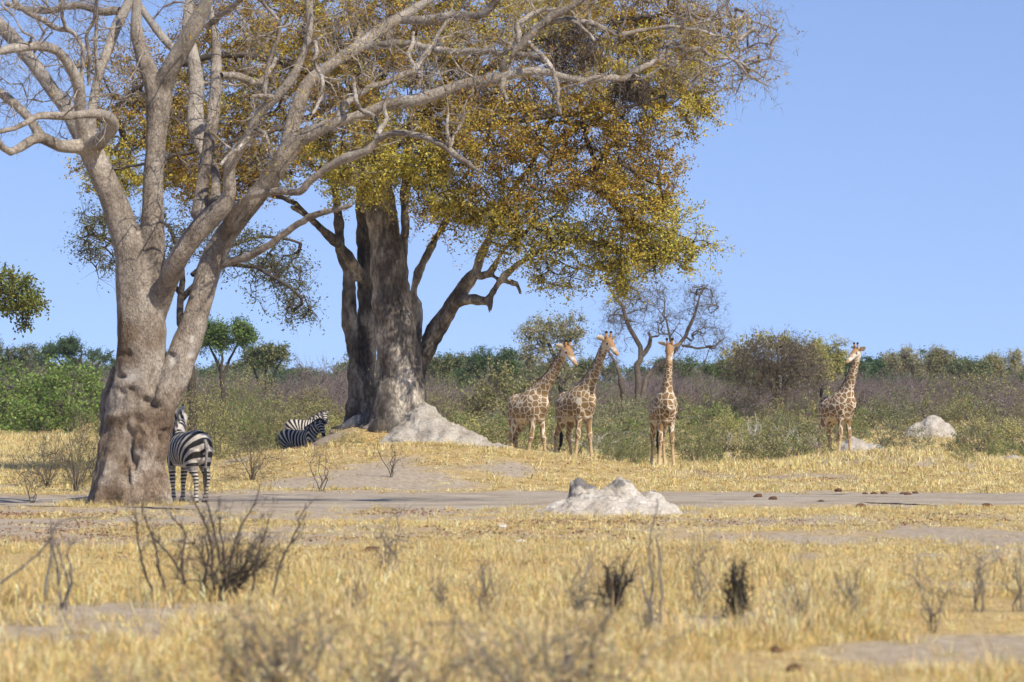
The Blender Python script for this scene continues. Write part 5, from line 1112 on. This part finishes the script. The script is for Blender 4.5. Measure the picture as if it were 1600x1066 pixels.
    rr = np.interp(s_, np.linspace(0, 1, 6), np.array(nr)[:, 1]); tng = unit(np.gradient(cpt, axis=0)); up_ = np.cross(tng, nside); up_ *= np.sign((up_@np.array([-neck[0]*.0-.5*cos(na), -.5*sin(na), 1])))[:, None]
    mm_ = MB(); lo = cpt+up_*(rr*.9)[:, None]; hi = cpt+up_*(rr+.055+.012*R.uniform(-1, 1, k))[:, None]; vv = np.concatenate([lo-nside*.022, lo+nside*.022, hi-nside*.008, hi+nside*.008]); i = np.arange(k-1)
    mm_.add(vv, np.concatenate([np.stack([i, i+1, 2*k+i+1, 2*k+i], 1), np.stack([k+i+1, k+i, 3*k+i, 3*k+i+1], 1), np.stack([2*k+i, 2*k+i+1, 3*k+i+1, 3*k+i], 1)])); obj('mane', mm_.mesh('mane'), M_MANE, o)
    tb = MB()
    if tailup: tp = np.array([(-.84, 0, 2.12), (-1.0, .06, 2.16), (-1.12, .14, 2.26), (-1.22, .24, 2.36), (-1.26, .28, 2.42)]); tf = np.array([(-1.26, .28, 2.40), (-1.29, .33, 2.55), (-1.28, .34, 2.72), (-1.34, .42, 2.84)])
    else: tp = np.array([(-.84, 0, 2.15), (-.94, 0, 2.0), (-.95, .0, 1.7), (-.92, .02, 1.4), (-.90, .03, 1.25)]); tf = np.array([(-.90, .03, 1.27), (-.90, .05, 1.0), (-.93, .06, .75), (-.99, .06, .58)])
    q = resample(np.c_[tp, [.055, .045, .032, .025, .022]], .06); tube(tb, q[:, :3], q[:, 3], 8, closed=True)
    to = obj('tail', tb.mesh('tail'), M_GEAR if not tailup else M_MANE, o); tb = MB(); q = resample(np.c_[tf, [.025, .065, .06, .012]], .06); tube(tb, q[:, :3], q[:, 3], 8, closed=True)
    fine(tb, q[2:, :3], np.gradient(q[:, :3], axis=0)[2:], 5, .3, .008, R, .35); obj('tail_tuft', tb.mesh('tail_tuft'), M_BLACK, to)
    return o
giraffe('leftmost giraffe, head lowered to the right, standing nearest the golden tree', 826, 139, -48, (1.40, 1.55), -52, 34, .25, 1.0, stride=(.16, -.22, -.22, .20))
giraffe('second giraffe from the left, taller, looking right with raised head', 900, 140, -54, (1.25, 1.72), -55, 28, .3, 1.02, stride=(.10, -.12, .12, -.16))
giraffe('giraffe facing the camera with ears spread, standing in short grass', 1036, 134, -78, (.50, 1.72), -92, 42, .6, .955, stride=(0, .03, -.1, .1), splay=.8)
giraffe('rightmost giraffe with black tail tuft raised, head turned left', 1308, 158, -52, (.80, 1.80), -140, 28, .7, .985, True, (.05, -.05, .04, -.10))

M_ZEB, t, bs = newmat('zebra_coat')
ph = N(t, 'ShaderNodeMath', operation='SINE'); t.links.new(attr(t, 'phase'), ph.inputs[0])
ad = N(t, 'ShaderNodeMath', operation='ADD'); t.links.new(ph.outputs[0], ad.inputs[0]); t.links.new(attr(t, 'bias'), ad.inputs[1])
c = ramp(t, [(0.44, (.03, .026, .024)), (0.60, (.60, .54, .46))], ad.outputs[0])
mr = N(t, 'ShaderNodeMapRange'); mr.inputs[1].default_value = -1; mr.inputs[2].default_value = 1; t.links.new(ad.outputs[0], mr.inputs[0])
rp = [n_ for n_ in t.nodes if n_.type == 'VALTORGB'][-1]; t.links.new(mr.outputs[0], rp.inputs[0])
c = mix(t, c, attr(t, 'Col', 'Color'), attr(t, 'plainmix'))
c = mix(t, c, ramp(t, [(0.3, (.8, .78, .75)), (0.7, (1.08, 1.08, 1.08))], noise(t, 14, 4)), .6, 'MULTIPLY')
t.links.new(c, bs.inputs['Base Color']); bs.inputs['Roughness'].default_value = .7; bs.inputs['Specular IOR Level'].default_value = .25
M_ZEAR = plain('zebra_ear_hair', (.62, .58, .52), .85, 20, .3, 0); M_ZMANE, t, bs = newmat('zebra_mane_hair')
t.links.new(attr(t, 'Col', 'Color'), bs.inputs['Base Color']); bs.inputs['Roughness'].default_value = .8
M_ZTAIL = plain('zebra_tail_hair', (.24, .22, .20), .85, 25, .6, 0)
def zebra(label, px, d, heading, neck, neck_az, head_az, head_pitch, s=1.0, stride=(0, 0, 0, 0), thin=0.0):
    h = radians(heading); mb = MB(); Y = [0, 1, 0]
    loft(mb, [(-.68, 0, 1.00, .09, .15), (-.62, 0, 1.01, .19, .25), (-.45, 0, 1.00, .265, .31), (-.12, 0, .96, .30, .325), (.20, 0, .96, .275, .315), (.42, 0, 1.00, .22, .30), (.56, 0, 1.03, .13, .22)], Y, 18)
    na = radians(neck_az)-h; N0 = np.array([.42, 0, 1.10]); nv = np.array([neck[0]*cos(na), neck[0]*sin(na), neck[1]]); N1 = N0+nv; nside = np.array([-sin(na), cos(na), 0])
    npts = [N0-nv*.15, N0+nv*.2, N0+nv*.6, N1]; nr = [(.15, .27), (.125, .215), (.10, .165), (.09, .14)]
    loft(mb, np.array([[*p_, *r_] for p_, r_ in zip(npts, nr)]), nside, 14)
    ha = radians(head_az)-h; hp = radians(head_pitch); hd = np.array([cos(ha)*cos(hp), sin(ha)*cos(hp), -sin(hp)]); hs = np.array([-sin(ha), cos(ha), 0]); hu = np.cross(hd, hs)
    H0 = N1+np.array([0, 0, .02]); HL = [H0-hd*.04, H0+hd*.10, H0+hd*.24-hu*.01, H0+hd*.38-hu*.02, H0+hd*.48-hu*.03]; HR = [(.085, .115), (.098, .13), (.078, .10), (.062, .07), (.055, .058)]
    loft(mb, np.array([[*p_, *r_] for p_, r_ in zip(HL, HR)]), hs, 14)
    legs = []
    for i, (sx, kd) in enumerate(((1, 'f'), (-1, 'f'), (1, 'h'), (-1, 'h'))):
        st = stride[i]; y = sx*.13
        if kd == 'f': L = [(.40, y*.9, 1.0, .09, .18), (.39, y, .76, .075, .12), (.39+st*.3, y, .56, .052, .065), (.40+st*.5, y, .43, .048, .052), (.395+st*.7, y, .30, .034, .038), (.39+st*.85, y, .16, .034, .038), (.40+st*.95, y, .09, .042, .046), (.43+st, y, .025, .05, .062)]
        else: L = [(-.46, y*.95, 1.0, .13, .23), (-.42, y, .80, .12, .19), (-.46+st*.2, y, .64, .078, .115), (-.55+st*.4, y, .51, .046, .066), (-.585+st*.5, y, .43, .043, .058), (-.565+st*.7, y, .30, .034, .040), (-.55+st*.85, y, .16, .034, .038), (-.545+st*.95, y, .09, .042, .046), (-.51+st, y, .025, .05, .062)]
        L = np.array(L); L[2:, 3:] *= 1.13; legs.append(L); loft(mb, L, Y, 12)
    v, nn, fc = remesh(mb, 0.0165, 3)
    dn, tn = seg_param(v, np.array(npts)); dh, th = seg_param(v, np.array(HL)); nl = np.linalg.norm(nv)
    ld = np.min([seg_param(v, L[1:, :3])[0] for L in legs], axis=0); isleg = (v[:, 2] < .66) & (ld < .13)
    wob = .55*vnoise(v, 4)+.3*vnoise(v+5, 9)
    ang = np.arctan2(v[:, 2]-.60, v[:, 0]+.02)          # stripes fan out from the flank to lie across the rump
    body = np.where(v[:, 0] < 0.0, ang*27.0, (pi/2)*27.0-(v[:, 0]-.0)*60)+wob
    neckp = (tn/nl)*34+2.2+wob; t_n = sm(.32, .52, v[:, 0])*(v[:, 2] > .95)*(dn < .30)
    phase = body*(1-t_n)+neckp*t_n
    lgp = v[:, 2]*100+.6*nn[:, 0]; tl = (sm(.70, .58, v[:, 2])*isleg); phase = phase*(1-tl)+lgp*tl
    ishead = (dh < .16) & (tn > nl*.98); phase = np.where(ishead, th*70+np.abs((v-H0)@hs)*40, phase)
    bias = np.where(v[:, 0] < -.1, -.05, -.1)-.3*thin; bias = bias+.55*sm(.5, .3, v[:, 2])*isleg
    pm = np.zeros(len(v)); colr = np.tile([.70, .66, .60], (len(v), 1))
    muz = (sm(.33, .40, (v-H0)@hd)*ishead); pm = np.maximum(pm, muz); colr[muz > .3] = [.02, .017, .016]
    hoof = v[:, 2] < .05; pm[hoof] = 1; colr[hoof] = [.03, .026, .023]
    bel = ((nn[:, 2] < -.75) & (v[:, 2] > .6)); pm[bel] = .8
    me = mesh('body', v, fc, colr, True, {'phase': phase, 'bias': bias, 'plainmix': pm})
    o = thing('zebra', label, 'zebra', G(px, d), 'zebras under the trees', h, s); obj('body', me, M_ZEB, o)
    for e in (1, -1):
        m_ = leafplate(H0-hd*.0+hs*e*.065+hu*.09, hu*1.0+hs*e*.5-hd*.15, hs*.3+hd, .19, .085, .014, .35); er = obj('ear', m_.mesh('ear'), M_ZEAR, o)
        eb = H0+hu*.09+hs*e*.065; ax = unit(hu*1.0+hs*e*.5-hd*.15); tb = MB(); tube(tb, [eb+ax*.155, eb+ax*.18, eb+ax*.195], [.022, .016, .006], 7, closed=True); obj('ear_tip', tb.mesh('ear_tip'), M_BLACK, er)
        eb_ = MB(); c0 = H0+hd*.14+hs*e*.088+hu*.04; tube(eb_, [c0-hs*e*.012, c0+hs*e*.004, c0+hs*e*.012], [.02, .018, .01], 8, closed=True); obj('eye', eb_.mesh('eye'), M_EYE, o)
    k = 60; s_ = np.linspace(.05, 1.08, k); x4 = np.linspace(0, 1, 4); ext = np.array(npts)
    cpt = np.array([np.interp(np.minimum(s_, 1), x4, ext[:, i]) for i in range(3)]).T+np.maximum(s_-1, 0)[:, None]*hd*1.2; rr = np.interp(s_, x4, np.array(nr)[:, 1]); tng = unit(np.gradient(cpt, axis=0)); up_ = np.cross(tng, nside); sg = np.sign(up_@np.array([-.6*cos(na), -.6*sin(na), 1])); up_ *= sg[:, None]
    lo = cpt+up_*(rr*.85)[:, None]; hi = cpt+up_*(rr+.10*np.clip(np.minimum((s_-.0)*4, 1), 0, 1)+.008*R.uniform(-1, 1, k))[:, None]; vv = np.concatenate([lo-nside*.02, lo+nside*.02, hi-nside*.008, hi+nside*.008]); i = np.arange(k-1); mm_ = MB()
    cs = np.where((np.sin(s_*24)[:, None] > 0), np.array([.6, .55, .48]), np.array([.02, .018, .017])); ck = np.tile([.03, .025, .022], (k, 1))
    mm_.add(vv, np.concatenate([np.stack([i, i+1, 2*k+i+1, 2*k+i], 1), np.stack([k+i+1, k+i, 3*k+i, 3*k+i+1], 1), np.stack([2*k+i, 2*k+i+1, 3*k+i+1, 3*k+i], 1)]), None, np.concatenate([cs, cs, ck, ck])); obj('mane', mm_.mesh('mane'), M_ZMANE, o)
    tb = MB(); q = resample(np.array([(-.70, 0, 1.12, .04), (-.78, .0, 1.02, .03), (-.79, .01, .8, .022), (-.77, .02, .62, .018)]), .04); tube(tb, q[:, :3], q[:, 3], 8, closed=True); to = obj('tail', tb.mesh('tail'), M_ZTAIL, o)
    tb = MB(); q = resample(np.array([(-.77, .02, .64, .02), (-.78, .03, .48, .038), (-.79, .04, .36, .03), (-.78, .04, .28, .008)]), .04); tube(tb, q[:, :3], q[:, 3], 8, closed=True); fine(tb, q[1:, :3], np.tile([0, 0, -1.], (len(q)-1, 1)), 5, .18, .004, R, .3); obj('tail_tuft', tb.mesh('tail_tuft'), M_BLACK, to)
    return o
zebra('zebra seen from behind beside the trunk of the bare tree', 293, 79.5, 120, (.30, .40), 78, 150, 25, 1.09, (-.10, .08, -.08, .08))
zebra('dark zebra in the shade facing right, nearest of the two behind the mound', 466, 128, -28, (.40, .34), -28, -58, 55, 0.98, thin=.9)
zebra('brownish zebra with white striped rump behind the dark shaded one', 474, 151, -8, (.42, .36), -10, -70, 45, 0.92)

# ------------------------------------------------------------------ dry season haze
bm = bmesh.new(); bmesh.ops.create_cube(bm, size=1.0); hm = bpy.data.meshes.new('haze'); bm.to_mesh(hm); bm.free()
hz = obj('haze', hm); hz.location = (0, 330, 13.0); hz.scale = (700, 720, 34)
m = bpy.data.materials.new('haze_air'); m.use_nodes = True; t = m.node_tree
t.nodes.remove(t.nodes['Principled BSDF']); pv = N(t, 'ShaderNodeVolumePrincipled')
pv.inputs['Color'].default_value = (0.72, 0.83, 1.0, 1); pv.inputs['Density'].default_value = 0.0001; pv.inputs['Anisotropy'].default_value = 0.0
t.links.new(pv.outputs[0], t.nodes['Material Output'].inputs['Volume']); hm.materials.append(m)
tag(hz, 'thin pale dry season haze over the plain', 'haze', kind='stuff')
